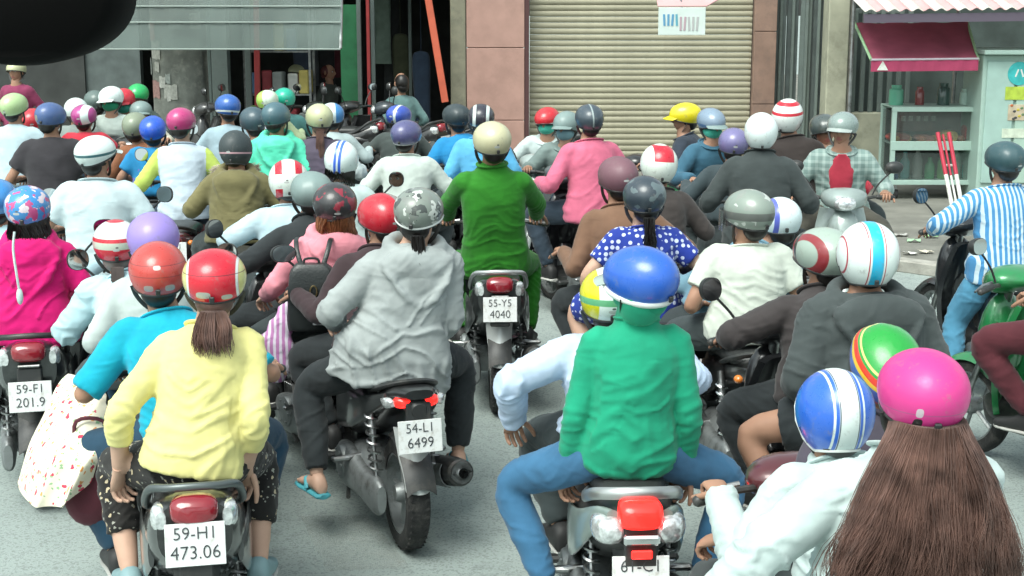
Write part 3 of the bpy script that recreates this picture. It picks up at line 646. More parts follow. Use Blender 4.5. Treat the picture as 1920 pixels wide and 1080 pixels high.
for sx in (-1, 1):
    b = MB(); b.tube([(sx * aw_w / 2, .0, zl - zc0), (sx * aw_w / 2 + (.12 if sx > 0 else 0), .86, zh - zc0), (sx * aw_w / 2 + (.12 if sx > 0 else 0), 1.0, zh - zc0 + .05)], .016, 8); obj('arm', b, mat('lime_green_arm', (.32, .52, .30), .5), ca, 40)
    b = MB(); b.tube([(sx * (aw_w / 2 + .02), .9, -zc0 + .1), (sx * (aw_w / 2 + .02), .9, zh - zc0 + .9)], .022, 8); obj('post', b, STEEL, ca, 40)
# corrugated roof: alternating ribs
r0, r1 = fx(1622, YC - .6, 20), fx(2150, YC - .6, 20); zr = fz(30, YC - .6)
ro = thing('corrugated_roof', 'sloping corrugated roof in pink and cream stripes above the stall', 'roof', ((r0 + r1) / 2, YC - .6, zr))
nr = 24; rw = (r1 - r0) / nr
for k in range(nr):
    x = -(r1 - r0) / 2 + rw * (k + .5)
    G = np.array([[(x + rw * (i / 6 - .5) * 1.0 - j / 4 * .16, 2.3 * j / 4, .02 + .028 * (.5 + .5 * math.cos(2 * math.pi * (i / 6 - .5))) + .62 * j / 4 + .0035 * (x + 3) * 4) for j in range(5)] for i in range(7)])
    b = MB(); b.sheet(G, .004); obj('corrugated_strip', b, PINKR if k % 2 else PALER, ro, 60)
b = MB(); b.box((0, .05, -.01), (r1 - r0, .05, .09), roty(-.012)); obj('eave_beam', b, mat('purple_grey_beam', (.10, .08, .11), .6), ro, None)
for x in (-(r1 - r0) / 2 + .08, (r1 - r0) / 2 - .1):
    b = MB(); b.tube([(x, .9, -zr + .1), (x, .9, .24)], .025, 8); obj('post', b, STEEL, ro, 40)
# mint cabinet with posters
c0 = fx(1838, 16.2, 220); cw = 1.5
cab = thing('mint_cabinet', 'mint green cabinet booth with posters beside the food cart', 'cabinet', (c0 + cw / 2, 16.2, .1)); ch = fz(103, 16.2) - .1
b = MB(); b.box((0, .35, ch / 2), (cw, .7, ch), None, .012); obj('carcass', b, MINT, cab, 30)
b = MB(); b.box((.0, .30, ch + .03), (cw + .06, .84, .05), None, .01); obj('top', b, MINT, cab, 30)
b = MB(); b.box((-cw / 2 + .19, -.012, ch * .55), (.30, .03, ch * .82), None, .006); obj('door_leaf', b, mat('mint_door', (.34, .49, .44), .5, var=.1), cab, 30)
b = MB(); b.box((cw / 2 - .58, -.012, ch * .55), (1.1, .03, ch * .82), None, .006); obj('door_leaf', b, mat('mint_door_pale', (.36, .50, .42), .5, var=.1), cab, 30)
px_ = c0 + cw / 2
def sticker(px, py, rgb, wd, hh, nm, circ=False):
    p = unproj(px, py, 16.16); b = MB(); c = A(p[0] - px_, -.031, p[2] - .1)
    if circ: b.lathe([(0, -.003), (wd / 2, -.003), (wd / 2, .003), (0, .003)], c, 'y', 28)
    else: b.box(c, (wd, .006, hh), None, .001)
    o = obj('poster', b, mat('poster_' + nm, rgb, .5, var=.25, vscale=14), cab, None); return o, c
o, c = sticker(1912, 138, (.04, .42, .42), .25, 0, 'teal', True)
for q in (-1, 1):
    b = MB(); b.box(c + A(q * .028, -.005, .005), (.016, .004, .085), roty(q * -.35)); obj('letter_stroke', b, WHITEP, o, None)
sticker(1915, 175, (.42, .55, .06), .34, .14, 'lime'); sticker(1913, 211, (.5, .42, .30), .26, .17, 'photo')
sticker(1905, 250, (.55, .62, .5), .3, .10, 'pale')
for k in range(10):
    p = unproj(1898 + (k * 37) % 30, 198 + (k * 23) % 26, 16.15); b = MB(); b.ell((p[0] - px_, -.035, p[2] - .1), (.018, .004, .014), 8, 6)
    obj('photo_blot', b, mat('blot_%d' % (k % 4), [(.45, .12, .04), (.05, .05, .05), (.5, .4, .05), (.12, .2, .1)][k % 4], .6), cab, 60)
# red and white trestle barrier, two striped legs
tb = thing('striped_barrier', 'pair of leaning red and white striped barrier poles by the food cart', 'barrier', (*ground(1785, 425)[:2], .1))
Yb = ground(1785, 425)[1]
for (ax, ay), (bx_, by_) in (((1758, 248), (1788, 425)), ((1779, 248), (1806, 425)), ((1768, 252), (1797, 425))):
    p = unproj(ax, ay, Yb + .35) - A(*tb.location); q = unproj(bx_, by_, Yb) - A(*tb.location); q[2] = 0.0
    for k in range(4):
        s_, e_ = k / 4, (k + 1) / 4 - .002; b = MB(); b.tube([q + (p - q) * s_, q + (p - q) * e_], .022 if ax != 1768 else .012, 10)
        obj('pole_segment', b, [WHITEP, WHITEP, mat('crimson_pole', (.45, .03, .06), .5, var=.1), mat('crimson_pole', (.45, .03, .06), .5)][k], tb, 40)
p1 = unproj(1773, 310, Yb + .25) - A(*tb.location); p2 = unproj(1793, 310, Yb + .25) - A(*tb.location)
b = MB(); b.tube([p1, p2], .012, 8); obj('cross_bar', b, WHITEP, tb, 40)
# scraps of litter on the pavement
for k, (px, py, nm, rgb) in enumerate([(1712, 478, 'pale green', (.35, .55, .35)), (1745, 470, 'lime green', (.30, .55, .25)), (1705, 503, 'white', (.7, .7, .65)), (1688, 467, 'grey', (.4, .4, .37)), (1735, 500, 'cream', (.6, .56, .45))]):
    g = ground(px, py - 4); b = MB(); G = np.array([[(.12 * (i / 4 - .5) + RND.uniform(-.01, .01), .07 * (j / 3 - .5), .008 + RND.uniform(0, .025)) for j in range(4)] for i in range(5)])
    b.sheet(G, .003); o = obj('litter_scrap', b, mat('litter_' + nm, rgb, .7), None, 60); o.location = (g[0], g[1], .101); tag(o, nm + ' scrap of litter lying on the pavement by the kerb', 'litter')

# ------------------------------------------------------------------ the vehicle the picture is taken from: roof and outside mirror
van = thing('van_roof', 'dark van roof edge above the traffic with rear pillars', 'vehicle', (0, -1.0, 0))
b = MB(); b.loft([(-.8, 0, 3.02, .85, .04), (-.2, 0, 3.06, .95, .05), (.9, 0, 3.06, .95, .05), (1.35, 0, 3.03, .9, .03)], 24, 4, e=6); obj('roof_panel', b, BLACK, van, 40)
for sx in (-1, 1):
    b = MB(); b.tube([(sx * .85, -.75, 0), (sx * .87, -.7, 1.4), (sx * .82, -.6, 3.02)], .05, 10); obj('pillar', b, BLACK, van, 40)
mp = unproj(50, -10, .95)
mir = thing('rear_view_mirror', 'black rounded mirror housing hanging from the van roof above the far left crowd', 'mirror', tuple(mp))
VOID = mat('matt_black', (.004, .004, .004), .9, spec=.1)
ww = unproj(246, 0, .95)[0] - mp[0]; hb = mp[2] - unproj(50, 121, .95)[2]
b = MB(); R_ = []
for y, k in ((-.035, .86), (-.03, .95), (-.015, 1.0), (.02, .98), (.035, .9)):
    t = np.linspace(0, 2 * math.pi, 48, endpoint=False)
    R_.append(np.stack([ww * k * np.sign(np.cos(t)) * np.abs(np.cos(t)) ** .97, np.full(48, y), hb * k * np.sign(np.sin(t)) * np.abs(np.sin(t)) ** .97], 1))
b.rings(R_); obj('housing', b, VOID, mir, 50)
b = MB(); t = np.linspace(0, 2 * math.pi, 48, endpoint=False)
b.rings([np.stack([ww * .84 * np.cos(t), np.full(48, .0352), hb * .84 * np.sin(t)], 1), np.stack([ww * .84 * np.cos(t), np.full(48, .0375), hb * .84 * np.sin(t)], 1)]); obj('mirror_glass', b, MIRROR, mir, 50)
b = MB(); b.tube([(0, 0, hb * .9), (0, -.05, hb + .15), (0, -.55, 3.05 - mp[2])], .014, 10); obj('arm', b, VOID, mir, 50)
# ------------------------------------------------------------------ motorbikes (forward = +Y, origin on the ground under the rider's hips)
SEAT_D, SEAT_P = .745, .785          # seat top under rider and passenger
PLATE_Y, PLATE_Z = -.80, .655
_bk = {}
def bike_parts(style):
    if style in _bk: return _bk[style]
    P = []
    def add(name, mb, role, parent=None, smooth=40): P.append((name, parent, mb.mesh(name, smooth), role)); return len(P) - 1
    cub = style == 'cub'
    rw = .285 if cub else .255; ra = (-.53, rw); fa = (.70, rw); tw = .042 if cub else .056
    for (y, z), nm, w_ in ((ra, 'rear', tw), (fa, 'front', tw * .85)):
        b = MB(); R0 = rw - w_ * 1.15
        b.lathe([(R0 - .022, -w_ * .75), (R0, -w_ * .8), (R0 - .004, -w_ * .4), (R0 - .014, 0), (R0 - .004, w_ * .4), (R0, w_ * .8), (R0 - .022, w_ * .75)], (0, y, z), 'x', 32, closed=True)
        b.lathe([(.0, -.05), (.035, -.05), (.045, -.02), (.045, .02), (.035, .05), (0, .05)], (0, y, z), 'x', 20)
        ns = 12 if cub else 5
        for k in range(ns):
            a = 2 * math.pi * k / ns; c, s = math.cos(a), math.sin(a)
            b.tube([(0, y + .03 * c, z + .03 * s), (0, y + (R0 - .008) * c, z + (R0 - .008) * s)], (.005 if cub else (.014, .011)), 6)
        wi = add('wheel', b, 'alu')
        b = MB(); pr = []
        for k in range(15):
            t = math.pi * (k / 14) ; pr.append((R0 - .012 + (w_ * 1.15 + .012) * math.sin(t) ** .62 if 0 < k < 14 else R0 - .012, -w_ * math.cos(t) * (1.0 if 1 < k < 13 else .85)))
        # tread grooves
        pr2 = []
        for k, (r, h) in enumerate(pr):
            pr2.append((r - (.004 if k in (6, 8) else 0), h))
        b.lathe(pr2, (0, y, z), 'x', 48, closed=True); add('tyre', b, 'tyre', wi, 50)
        if nm == 'rear':
            b = MB()
            for k in range(40):
                a = 2 * math.pi * k / 40; c, s = math.cos(a), math.sin(a)
                for sx in (-1, 1): b.box((sx * w_ * .5, y + (rw - .009) * c, z + (rw - .009) * s), (w_ * .42, .012, .010), rotx(a - math.pi / 2) @ rotz(sx * .5))
            add('tread', b, 'tyre', wi, None); P[-1][2]['stuff'] = 1
    # engine / swing unit
    b = MB()
    b.loft([(.02, -.02, .27, .10, .09), (-.12, -.03, .28, .13, .12), (-.25, -.04, .29, .12, .11), (-.36, -.07, .28, .07, .08)], 18, 4); add('engine', b, 'alu')
    b = MB(); b.loft([(.08, -.145, .26, .03, .07), (-.05, -.155, .265, .045, .105), (-.2, -.15, .27, .045, .10), (-.38, -.145, .265, .04, .075), (-.56, -.135, .262, .035, .085), (-.62, -.13, .262, .02, .06)], 18, 4); add('crankcase_cover', b, 'alu')
    b = MB(); b.lathe([(0, -.02), (.05, -.02), (.078, -.012), (.085, .0), (.085, .03)], (-.19, -.10, .285), 'x', 24); 
    for k in range(6): b.box((-.208, -.10 + .06 * math.cos(k * 1.047), .285 + .06 * math.sin(k * 1.047)), (.012, .014, .014), None, .003)
    add('fan_cover', b, 'alu')
    b = MB()
    for k in range(5): b.box((.0, .06 + k * .022, .30), (.17, .010, .15), None, .003)
    add('cylinder_fins', b, 'steel')
    # rear shock with a real spring
    for sx in ((-1, 1) if cub else (-1, 1)):
        b = MB(); top = A(sx * .135, -.44, .66); bot = A(sx * .13, -.54, .31); d = bot - top
        b.tube([top, top + d * .45], .016, 10); b.tube([top + d * .4, bot], .010, 8); si = add('shock_absorber', b, 'steel')
        b = MB(); sp = [top + d * (.12 + .72 * t) + A(.026 * math.cos(t * 44), .026 * math.sin(t * 44), 0) for t in np.linspace(0, 1, 84)]
        b.tube(sp, .006, 5); add('spring', b, 'chrome' if cub else 'steel', si)
    # exhaust
    b = MB(); b.tube([(.05, .12, .30), (.11, .05, .20), (.15, -.1, .19), (.17, -.2, .24)], .016, 10); add('exhaust_pipe', b, 'steel')
    b = MB(); p0, p1 = A(.175, -.16, .245), A(.205, -.70, .375); d = unit(p1 - p0)
    b.tube([p0, p0 + d * .03, p0 + d * .12, p1 - d * .10, p1 - d * .01, p1], [.03, .05, .062, .066, .060, .05], 20); mi = add('muffler', b, 'black')
    b = MB(); b.tube([p1 - d * .008, p1 + d * .012, p1 + d * .012, p1 + d * .002, p1 + d * .002], [.051, .047, .034, .03, .001], 20); add('muffler_end_cap', b, 'steel', mi)
    b = MB(); b.tube([p1 + d * .0, p1 + d * .028, p1 + d * .028, p1 + d * .004], [.022, .022, .016, .014], 16); add('tail_pipe', b, 'chrome', mi)
    b = MB(); u = unit(np.cross(d, A(0, 0, 1)));
    G = np.array([[p0 + d * (.12 + .36 * i / 8) + (u * math.cos(t) + np.cross(u, d) * -math.sin(t)) * .073 for t in np.linspace(-.6, 1.2, 7)] for i in range(9)]); b.sheet(G, .004); add('heat_shield', b, 'shield', mi)
    # tail and body
    if style == 'sport':     # slim pointed tail, split lamps
        b = MB(); b.loft([(.16, 0, .50, .12, .18), (-.05, 0, .55, .15, .17), (-.3, 0, .60, .155, .12), (-.5, 0, .67, .135, .075), (-.66, 0, .735, .105, .045), (-.78, 0, .765, .06, .02)], 22, 5, e=2.8); add('body_cowl', b, 'body')
        for sx in (-1, 1):
            b = MB(); b.loft([(.1, sx * .155, .50, .012, .10), (-.2, sx * .168, .56, .012, .085), (-.45, sx * .15, .64, .012, .05), (-.64, sx * .115, .72, .01, .025)], 12, 4); add('side_panel', b, 'body2')
            b = MB(); b.loft([(-.685, sx * .062, .722, .014, .012), (-.71, sx * .058, .722, .04, .027), (-.735, sx * .052, .723, .04, .024), (-.752, sx * .048, .724, .022, .012)], 14, 4); add('tail_light', b, 'lit')
            b = MB(); b.loft([(-.64, sx * .125, .715, .01, .012), (-.69, sx * .115, .716, .02, .025), (-.725, sx * .10, .718, .012, .012)], 12, 4); add('turn_signal', b, 'clear')
        b = MB(); b.loft([(-.66, 0, .70, .055, .03), (-.74, 0, .70, .05, .045), (-.775, 0, .69, .03, .03)], 14, 4); add('tail_centre', b, 'black')
    elif style == 'round':   # broad rounded tail with one central lamp (59-H1, 55-Y5)
        b = MB(); b.loft([(.16, 0, .48, .12, .17), (-.05, 0, .52, .165, .19), (-.3, 0, .57, .18, .18), (-.52, 0, .64, .17, .16), (-.66, 0, .695, .15, .14), (-.735, 0, .715, .12, .11)], 24, 5, e=2.6); add('body_cowl', b, 'body')
        b = MB(); b.loft([(-.70, 0, .795, .075, .045), (-.74, 0, .795, .078, .048), (-.765, 0, .793, .07, .04), (-.78, 0, .792, .05, .026)], 20, 4, e=3); add('tail_light', b, 'red')
        for sx in (-1, 1):
            b = MB(); b.loft([(-.66, sx * .115, .765, .02, .04), (-.71, sx * .112, .765, .028, .045), (-.74, sx * .105, .765, .016, .03)], 14, 4); add('turn_signal', b, 'clear')
            b = MB(); b.loft([(.05, sx * .165, .47, .012, .13), (-.25, sx * .182, .53, .012, .13), (-.5, sx * .17, .58, .012, .10), (-.64, sx * .145, .62, .01, .05)], 12, 4); add('side_panel', b, 'body2')
        b = MB(); b.box((0, -.766, .735), (.10, .02, .012), None, .004); add('reflector_bar', b, 'shield')
    elif style == 'silver':  # 61-C1: silver panels sweeping to a big square red lamp
        b = MB(); b.loft([(.16, 0, .48, .12, .17), (-.05, 0, .52, .16, .18), (-.3, 0, .57, .17, .16), (-.52, 0, .63, .15, .12), (-.68, 0, .67, .11, .085), (-.74, 0, .68, .08, .06)], 24, 5, e=2.6); add('body_cowl', b, 'black')
        for sx in (-1, 1):
            b = MB(); b.loft([(.0, sx * .16, .44, .015, .10), (-.3, sx * .185, .52, .015, .10), (-.5, sx * .175, .60, .015, .075), (-.66, sx * .13, .70, .018, .04), (-.735, sx * .09, .73, .02, .02)], 14, 5); add('side_panel', b, 'body')
            b = MB(); b.loft([(-.62, sx * .135, .675, .02, .03), (-.70, sx * .115, .68, .045, .05), (-.75, sx * .095, .68, .045, .045), (-.775, sx * .085, .68, .02, .02)], 16, 4); add('turn_signal', b, 'clear')
        b = MB(); b.loft([(-.70, 0, .745, .07, .04), (-.75, 0, .74, .075, .048), (-.78, 0, .735, .068, .04), (-.795, 0, .733, .05, .026)], 20, 4, e=3.4); add('tail_light', b, 'lit')
        b = MB(); b.box((0, -.79, .665), (.12, .03, .035), None, .008); add('lamp_bar', b, 'chrome')
        b = MB(); b.box((0, -.80, .618), (.07, .012, .03), None, .004); add('reflector', b, 'red')
    else:                    # cub
        b = MB(); b.loft([(.22, 0, .50, .05, .12), (.05, 0, .54, .10, .15), (-.2, 0, .60, .13, .11), (-.45, 0, .66, .12, .075), (-.64, 0, .70, .085, .05), (-.74, 0, .715, .05, .03)], 20, 5, e=2.6); add('body_cowl', b, 'body')
        b = MB(); b.loft([(-.69, 0, .70, .06, .03), (-.73, 0, .70, .06, .035), (-.76, 0, .70, .045, .025)], 16, 4, e=3); add('tail_light', b, 'red')
        for sx in (-1, 1):
            b = MB(); b.ell((sx * .115, -.69, .685), (.022, .028, .02), 12, 8); add('turn_signal', b, 'amber')
            b = MB(); b.loft([(.05, sx * .105, .5, .01, .10), (-.2, sx * .135, .57, .01, .085), (-.45, sx * .125, .64, .01, .045)], 12, 4); add('side_panel', b, 'body2')
    # seat
    b = MB(); b.loft([(.26, 0, .665, .06, .03), (.2, 0, .695, .10, .042), (.0, 0, .70, .135, .045), (-.2, 0, .712, .145, .05), (-.28, 0, .735, .14, .05), (-.46, 0, .738, .125, .046), (-.56, 0, .735, .09, .035), (-.59, 0, .73, .05, .02)], 22, 5, e=2.8); add('seat', b, 'seat')
    # grab rail loop
    b = MB()
    if style in ('round', 'silver'):
        dz = .065 if style == 'round' else .0
        rp = [(-.135, -.40, .70), (-.16, -.52, .725 + dz * .4), (-.14, -.64, .775 + dz), (-.075, -.70, .795 + dz), (0, -.715, .80 + dz), (.075, -.70, .795 + dz), (.14, -.64, .775 + dz), (.16, -.52, .725 + dz * .4), (.135, -.40, .70)]
        b.tube(smooth_path(rp, 5), (.014, .022) if style == 'silver' else .014, 10)
    else:
        rp = [(-.12, -.42, .70), (-.12, -.58, .755), (-.06, -.645, .785), (0, -.655, .79), (.06, -.645, .785), (.12, -.58, .755), (.12, -.42, .70)]
        b.tube(smooth_path(rp, 5), (.020, .013), 10)
    add('grab_rail', b, 'rail')
    # number plate bracket, mudguard
    b = MB(); b.box((0, -.765, .645), (.11, .02, .16), rotx(-.12), .006); add('plate_bracket', b, 'black')
    G = np.array([[((i / 8 - .5) * (.155 - .05 * (j / 8)), -.69 - .105 * (j / 8) + (i / 8 - .5) ** 2 * .22, .58 - .25 * j / 8 + .012 * math.cos(j)) for j in range(9)] for i in range(9)])
    b = MB(); b.sheet(G, .006); add('mudguard', b, 'guard')
    G = np.array([[((i / 8 - .5) * .13, ra[0] - (rw + .035) * math.cos(t) + 0 * i, rw + (rw + .035) * math.sin(t) - (i / 8 - .5) ** 2 * .12) for t in np.linspace(.35, 1.7, 12)] for i in range(9)])
    b = MB(); b.sheet(G, .006); add('rear_fender', b, 'black')
    b = MB(); b.box((0, 0, 0), (.19, .004, .14), None, .0015)
    me_plate = b.mesh('number_plate', None); P.append(('number_plate', None, me_plate, 'plate'))
    # footboard, leg shield
    b = MB(); b.loft([(.02, 0, .27, .10, .05), (.2, 0, .265, .17, .03), (.42, 0, .27, .17, .035), (.50, 0, .34, .14, .05)], 18, 4, e=4); add('footboard', b, 'black')
    G = np.array([[(.19 * (i / 10 - .5) * 2 * (.75 + .25 * math.sin(math.pi * j / 10)), .50 + .10 * (j / 10) ** 2 * -1 + .10 * ((i / 10 - .5) * 2) ** 2 * -1, .30 + .58 * j / 10) for j in range(11)] for i in range(11)])
    b = MB(); b.sheet(G, .03); add('leg_shield', b, 'body')
    b = MB(); b.loft([(.44, 0, .62, .06, .10), (.52, 0, .66, .12, .24), (.60, 0, .64, .10, .2), (.66, 0, .58, .05, .1)], 18, 4); add('front_cowl', b, 'body')
    for sx in (-1, 1):
        b = MB(); b.tube([(sx * .12, .05, .27), (sx * .24, .05, .27)], .013, 8); b.box((sx * .215, .05, .272), (.10, .05, .03), None, .01); add('footrest', b, 'black')
        b = MB(); b.tube([(sx * .12, -.25, .36), (sx * .255, -.24, .34)], .012, 8); b.box((sx * .225, -.24, .345), (.085, .035, .024), None, .008); add('passenger_footrest', b, 'steel')
        b = MB(); b.tube([(sx * .075, .56, .62), (sx * .075, .70, rw + .0)], .019, 10); add('fork_tube', b, 'steel')
    b = MB(); b.tube([(0, .50, .93), (0, .58, .60)], .026, 10); add('steering_stem', b, 'steel')
    G = np.array([[((i / 8 - .5) * .12, fa[0] + (rw + .03) * math.cos(t), rw + (rw + .03) * math.sin(t) - (i / 8 - .5) ** 2 * .14) for t in np.linspace(.25, 2.6, 16)] for i in range(9)])
    b = MB(); b.sheet(G, .006); add('front_fender', b, 'body')
    # handlebar
    b = MB(); b.tube(smooth_path([(-.345, .36, .965), (-.22, .40, .975), (-.08, .47, .955), (0, .485, .95), (.08, .47, .955), (.22, .40, .975), (.345, .36, .965)], 5), .012, 8); add('handlebar', b, 'black')
    b = MB(); b.loft([(.36, 0, .985, .05, .02), (.42, 0, .985, .15, .05), (.50, 0, .975, .16, .075), (.58, 0, .96, .11, .065), (.63, 0, .95, .05, .03)], 20, 4); add('handlebar_cowl', b, 'body')
    b = MB(); b.loft([(.585, 0, .955, .07, .04), (.62, 0, .95, .075, .05), (.645, 0, .945, .05, .03)], 16, 4); add('headlight', b, 'clear')
    for sx in (-1, 1):
        b = MB(); b.tube([(sx * .24, .394, .974), (sx * .35, .358, .965)], [.017, .018], 10, round_=True); add('grip', b, 'black')
        b = MB(); b.tube([(sx * .2, .43, .985), (sx * .26, .435, .975), (sx * .34, .405, .955)], [.009, .007, .006], 6); add('brake_lever', b, 'steel')
        b = MB(); b.tube(smooth_path([(sx * .2, .41, .99), (sx * .235, .41, 1.06), (sx * .30, .40, 1.13), (sx * .335, .40, 1.16)], 4), .006, 6); si = add('mirror_stem', b, 'black')
        b = MB(); c = A(sx * .345, .40, 1.185); RR = rotz(sx * -.22) @ rotx(-.12)
        secs = []
        t = np.linspace(0, 2 * math.pi, 28, endpoint=False); ex = np.sign(np.cos(t)) * np.abs(np.cos(t)) ** .85; ez = np.sign(np.sin(t)) * np.abs(np.sin(t)) ** .85
        wx, wz = (.062, .042) if not cub else (.05, .05)
        for y, k in ((-.012, 1.0), (.008, 1.0), (.025, .82), (.036, .45)): secs.append(np.stack([wx * k * ex, np.full(28, y), wz * k * ez], 1) @ RR.T + c)
        b.rings(secs); hi = add('mirror_housing', b, 'black', None)
        b = MB(); b.rings([np.stack([wx * .93 * ex, np.full(28, -.0145), wz * .93 * ez], 1) @ RR.T + c, np.stack([wx * .93 * ex, np.full(28, -.0125), wz * .93 * ez], 1) @ RR.T + c]); add('mirror_glass', b, 'mirror', hi, 30)
    b = MB(); b.tube([(-.10, -.02, .22), (-.17, -.14, .17), (-.19, -.22, .15)], .010, 8); add('side_stand', b, 'black')
    _bk[style] = P; return P
def smooth_path(P, k=4):
    P = [np.asarray(p, float) for p in P]; out = []
    for i in range(len(P) - 1):
        p0, p1, p2, p3 = P[max(i - 1, 0)], P[i], P[i + 1], P[min(i + 2, len(P) - 1)]
        for j in range(k):
            t = j / k; out.append(.5 * (2 * p1 + (p2 - p0) * t + (2 * p0 - 5 * p1 + 4 * p2 - p3) * t * t + (3 * p1 - p0 - 3 * p2 + p3) * t ** 3))
    out.append(P[-1]); return out
def paint(rgb, key=None):
    key = key or 'paint_%02x%02x%02x' % tuple(int(255 * c) for c in rgb)
    return mat(key, rgb, .28, .15, coat=.8, var=.12, vscale=5, dirt=tuple(.5 * c + .05 for c in rgb), dscale=7)
text_jobs = []
BIKES = []
HIDE_FAR = {'tread', 'spring', 'cylinder_fins', 'fan_cover', 'side_stand', 'brake_lever', 'reflector_bar', 'plate_bracket', 'exhaust_pipe', 'steering_stem', 'heat_shield'}
def make_bike(label, loc, yaw, style='round', body=(.02, .02, .022), body2=None, plate=None, detail=2, name='motorbike', lit=False, rail=None, guard=None, group=None, skip=(), pz=0.0):
    t = thing(name, label, 'motorbike', (loc[0], loc[1], 0), yaw, group or 'motorbikes in the traffic')
    body2 = body2 or tuple(c * .8 for c in body)
    roles = dict(body=paint(body), body2=paint(body2), black=BLACK, seat=VINYL, chrome=CHROME, steel=STEEL, alu=ALU, tyre=RUBBER, red=REDLIT if lit else REDLENS, lit=REDLIT if lit else REDLENS, clear=CLEAR, amber=AMBER, mirror=MIRROR, plate=PLATE, shield=STEEL, rail=rail or BLACK, guard=guard or BLACK)
    objs = []
    for i, (nm, par, me, role) in enumerate(bike_parts(style)):
        if (detail < 2 and nm in HIDE_FAR) or nm in skip: objs.append(None); continue
        p = t if par is None else (objs[par] or t)
        if len(me.materials) == 0: me.materials.append(BLACK)
        o = link(nm, me, p, (roles[role],)); objs.append(o)
        if nm == 'tread': o['kind'] = 'stuff'
        if nm == 'number_plate':
            o.location = (0, PLATE_Y + .015, PLATE_Z - .02 + pz); o.rotation_euler = (-.14, 0, 0)
            if plate:
                for line, z, s in ((plate[0], .018, .058), (plate[1], -.046, .062)):
                    if line: text_jobs.append((line, z, s, o))
    return t
def finish_text():
    tmp = []
    for line, z, s, o in text_jobs:
        c = bpy.data.curves.new('t', 'FONT'); c.body = line; c.size = s; c.align_x = 'CENTER'; c.extrude = .0012; c.resolution_u = 3; c.offset = -.0006
        to = bpy.data.objects.new('t', c); col.objects.link(to); tmp.append((to, z, o, c))
    dg = bpy.context.evaluated_depsgraph_get(); dg.update()
    for to, z, o, c in tmp:
        me = bpy.data.meshes.new_from_object(to.evaluated_get(dg)); bpy.data.objects.remove(to); bpy.data.curves.remove(c)
        V = np.array([v.co for v in me.vertices]); wd = V[:, 0].max() - V[:, 0].min(); k = min(.158 / wd, .95)
        for v in me.vertices:
            x, y, zz = v.co; v.co = (x * k, -.0032 - zz, y + z)
        me.materials.clear(); link('plate_characters', me, o, (INK,))
# ------------------------------------------------------------------ people
jobs = []        # (tmp object, callback)
def remesh_later(mb, vox, cb):
    me = mb.mesh('tmp'); o = bpy.data.objects.new('tmp', me); col.objects.link(o)
    r = o.modifiers.new('r', 'REMESH'); r.mode = 'VOXEL'; r.voxel_size = vox; r.adaptivity = 0.0
    jobs.append((o, cb))
def run_jobs():
    dg = bpy.context.evaluated_depsgraph_get(); dg.update()
    for o, cb in jobs:
        me = bpy.data.meshes.new_from_object(o.evaluated_get(dg)); cb(me)
        d = o.data; bpy.data.objects.remove(o); bpy.data.meshes.remove(d)
    jobs.clear()
def get_v(me):
    a = np.empty(len(me.vertices) * 3, np.float32); me.vertices.foreach_get('co', a); return a.reshape(-1, 3).astype(float)
def get_e(me):
    a = np.empty(len(me.edges) * 2, np.int32); me.edges.foreach_get('vertices', a); return a.reshape(-1, 2)
def relax(V, E, it, k=.5):
    n = len(V); i, j = E[:, 0], E[:, 1]; deg = np.bincount(i, minlength=n) + np.bincount(j, minlength=n); deg = np.maximum(deg, 1)[:, None]
    for _ in range(it):
        S = np.stack([np.bincount(i, V[j, c], n) + np.bincount(j, V[i, c], n) for c in range(3)], 1) / deg
        V = V + (S - V) * k
    return V
def vnorm(me):
    a = np.empty(len(me.vertices) * 3, np.float32); me.vertex_normals.foreach_get('vector', a); return a.reshape(-1, 3).astype(float)
def ridge(n, p=2.6): return (1 - min(1.0, abs(n) * p * 1.15)) ** 1.35
def wrinkle(V, N, amp, seed, freq=1.0, arms=None, z0=.8, drape=.3):
    """folds: slanting ridges on the trunk, drape lines below, rings round elbow and cuff"""
    out = np.zeros(len(V)); nz = mnoise.noise
    arm_s = np.full(len(V), -1.0); 
    if arms is not None:
        best = np.full(len(V), .095)
        for k in (-1, 1):
            a, e, w_ = arms[k][:3]
            for q, (p0, p1, s0) in enumerate(((a, e, 0.0), (e, w_, 1.0))):
                d = p1 - p0; L2 = np.dot(d, d); tt = np.clip(((V - p0) @ d) / L2, 0, 1); dist = np.linalg.norm(V - p0 - tt[:, None] * d, axis=1)
                m = (dist < best) & ((s0 + tt) > .22); best[m] = dist[m]; arm_s[m] = (s0 + tt)[m]
    for q in range(len(V)):
        x, y, z = V[q] * freq
        wx = nz((x * 4 + seed, y * 4, z * 4)) * .5
        if arm_s[q] >= 0:
            s_ = arm_s[q]; g = .3 + .75 * math.exp(-((s_ - 1.0) / .25) ** 2) + .4 * max(0, s_ - 1.6) / .4
            out[q] = g * (ridge(nz((s_ * 6 + wx * 2 + x * 9, x * 11 + seed, y * 11 + z * 7)), 2.4) * 1.1 - .3) 
        else:
            h = (z - z0); low = min(1.0, max(0.0, (.42 - h) / .35)); sgn = 1 if nz((seed * 3.1, x * 2.5, z * 2)) > 0 else -1
            f1 = ridge(nz((x * 3.2 + seed, y * 3.2, (z + sgn * .6 * abs(x) + .25 * wx) * 15)), 3.2)
            f2 = ridge(nz((x * 13 + wx * 3, y * 6 + seed, z * 2.6)), 3.0); f4 = ridge(nz((x * 9 + z * 6, y * 9 + seed * 2, z * 22 - x * 12)), 3.0)
            f3 = nz((x * 5, y * 5 + seed, z * 5))
            out[q] = f1 * (.45 + .75 * low) + f2 * drape * low * 1.6 + f3 * .45 + f4 * .14 - .25
    return V + N * (out * amp)[:, None]
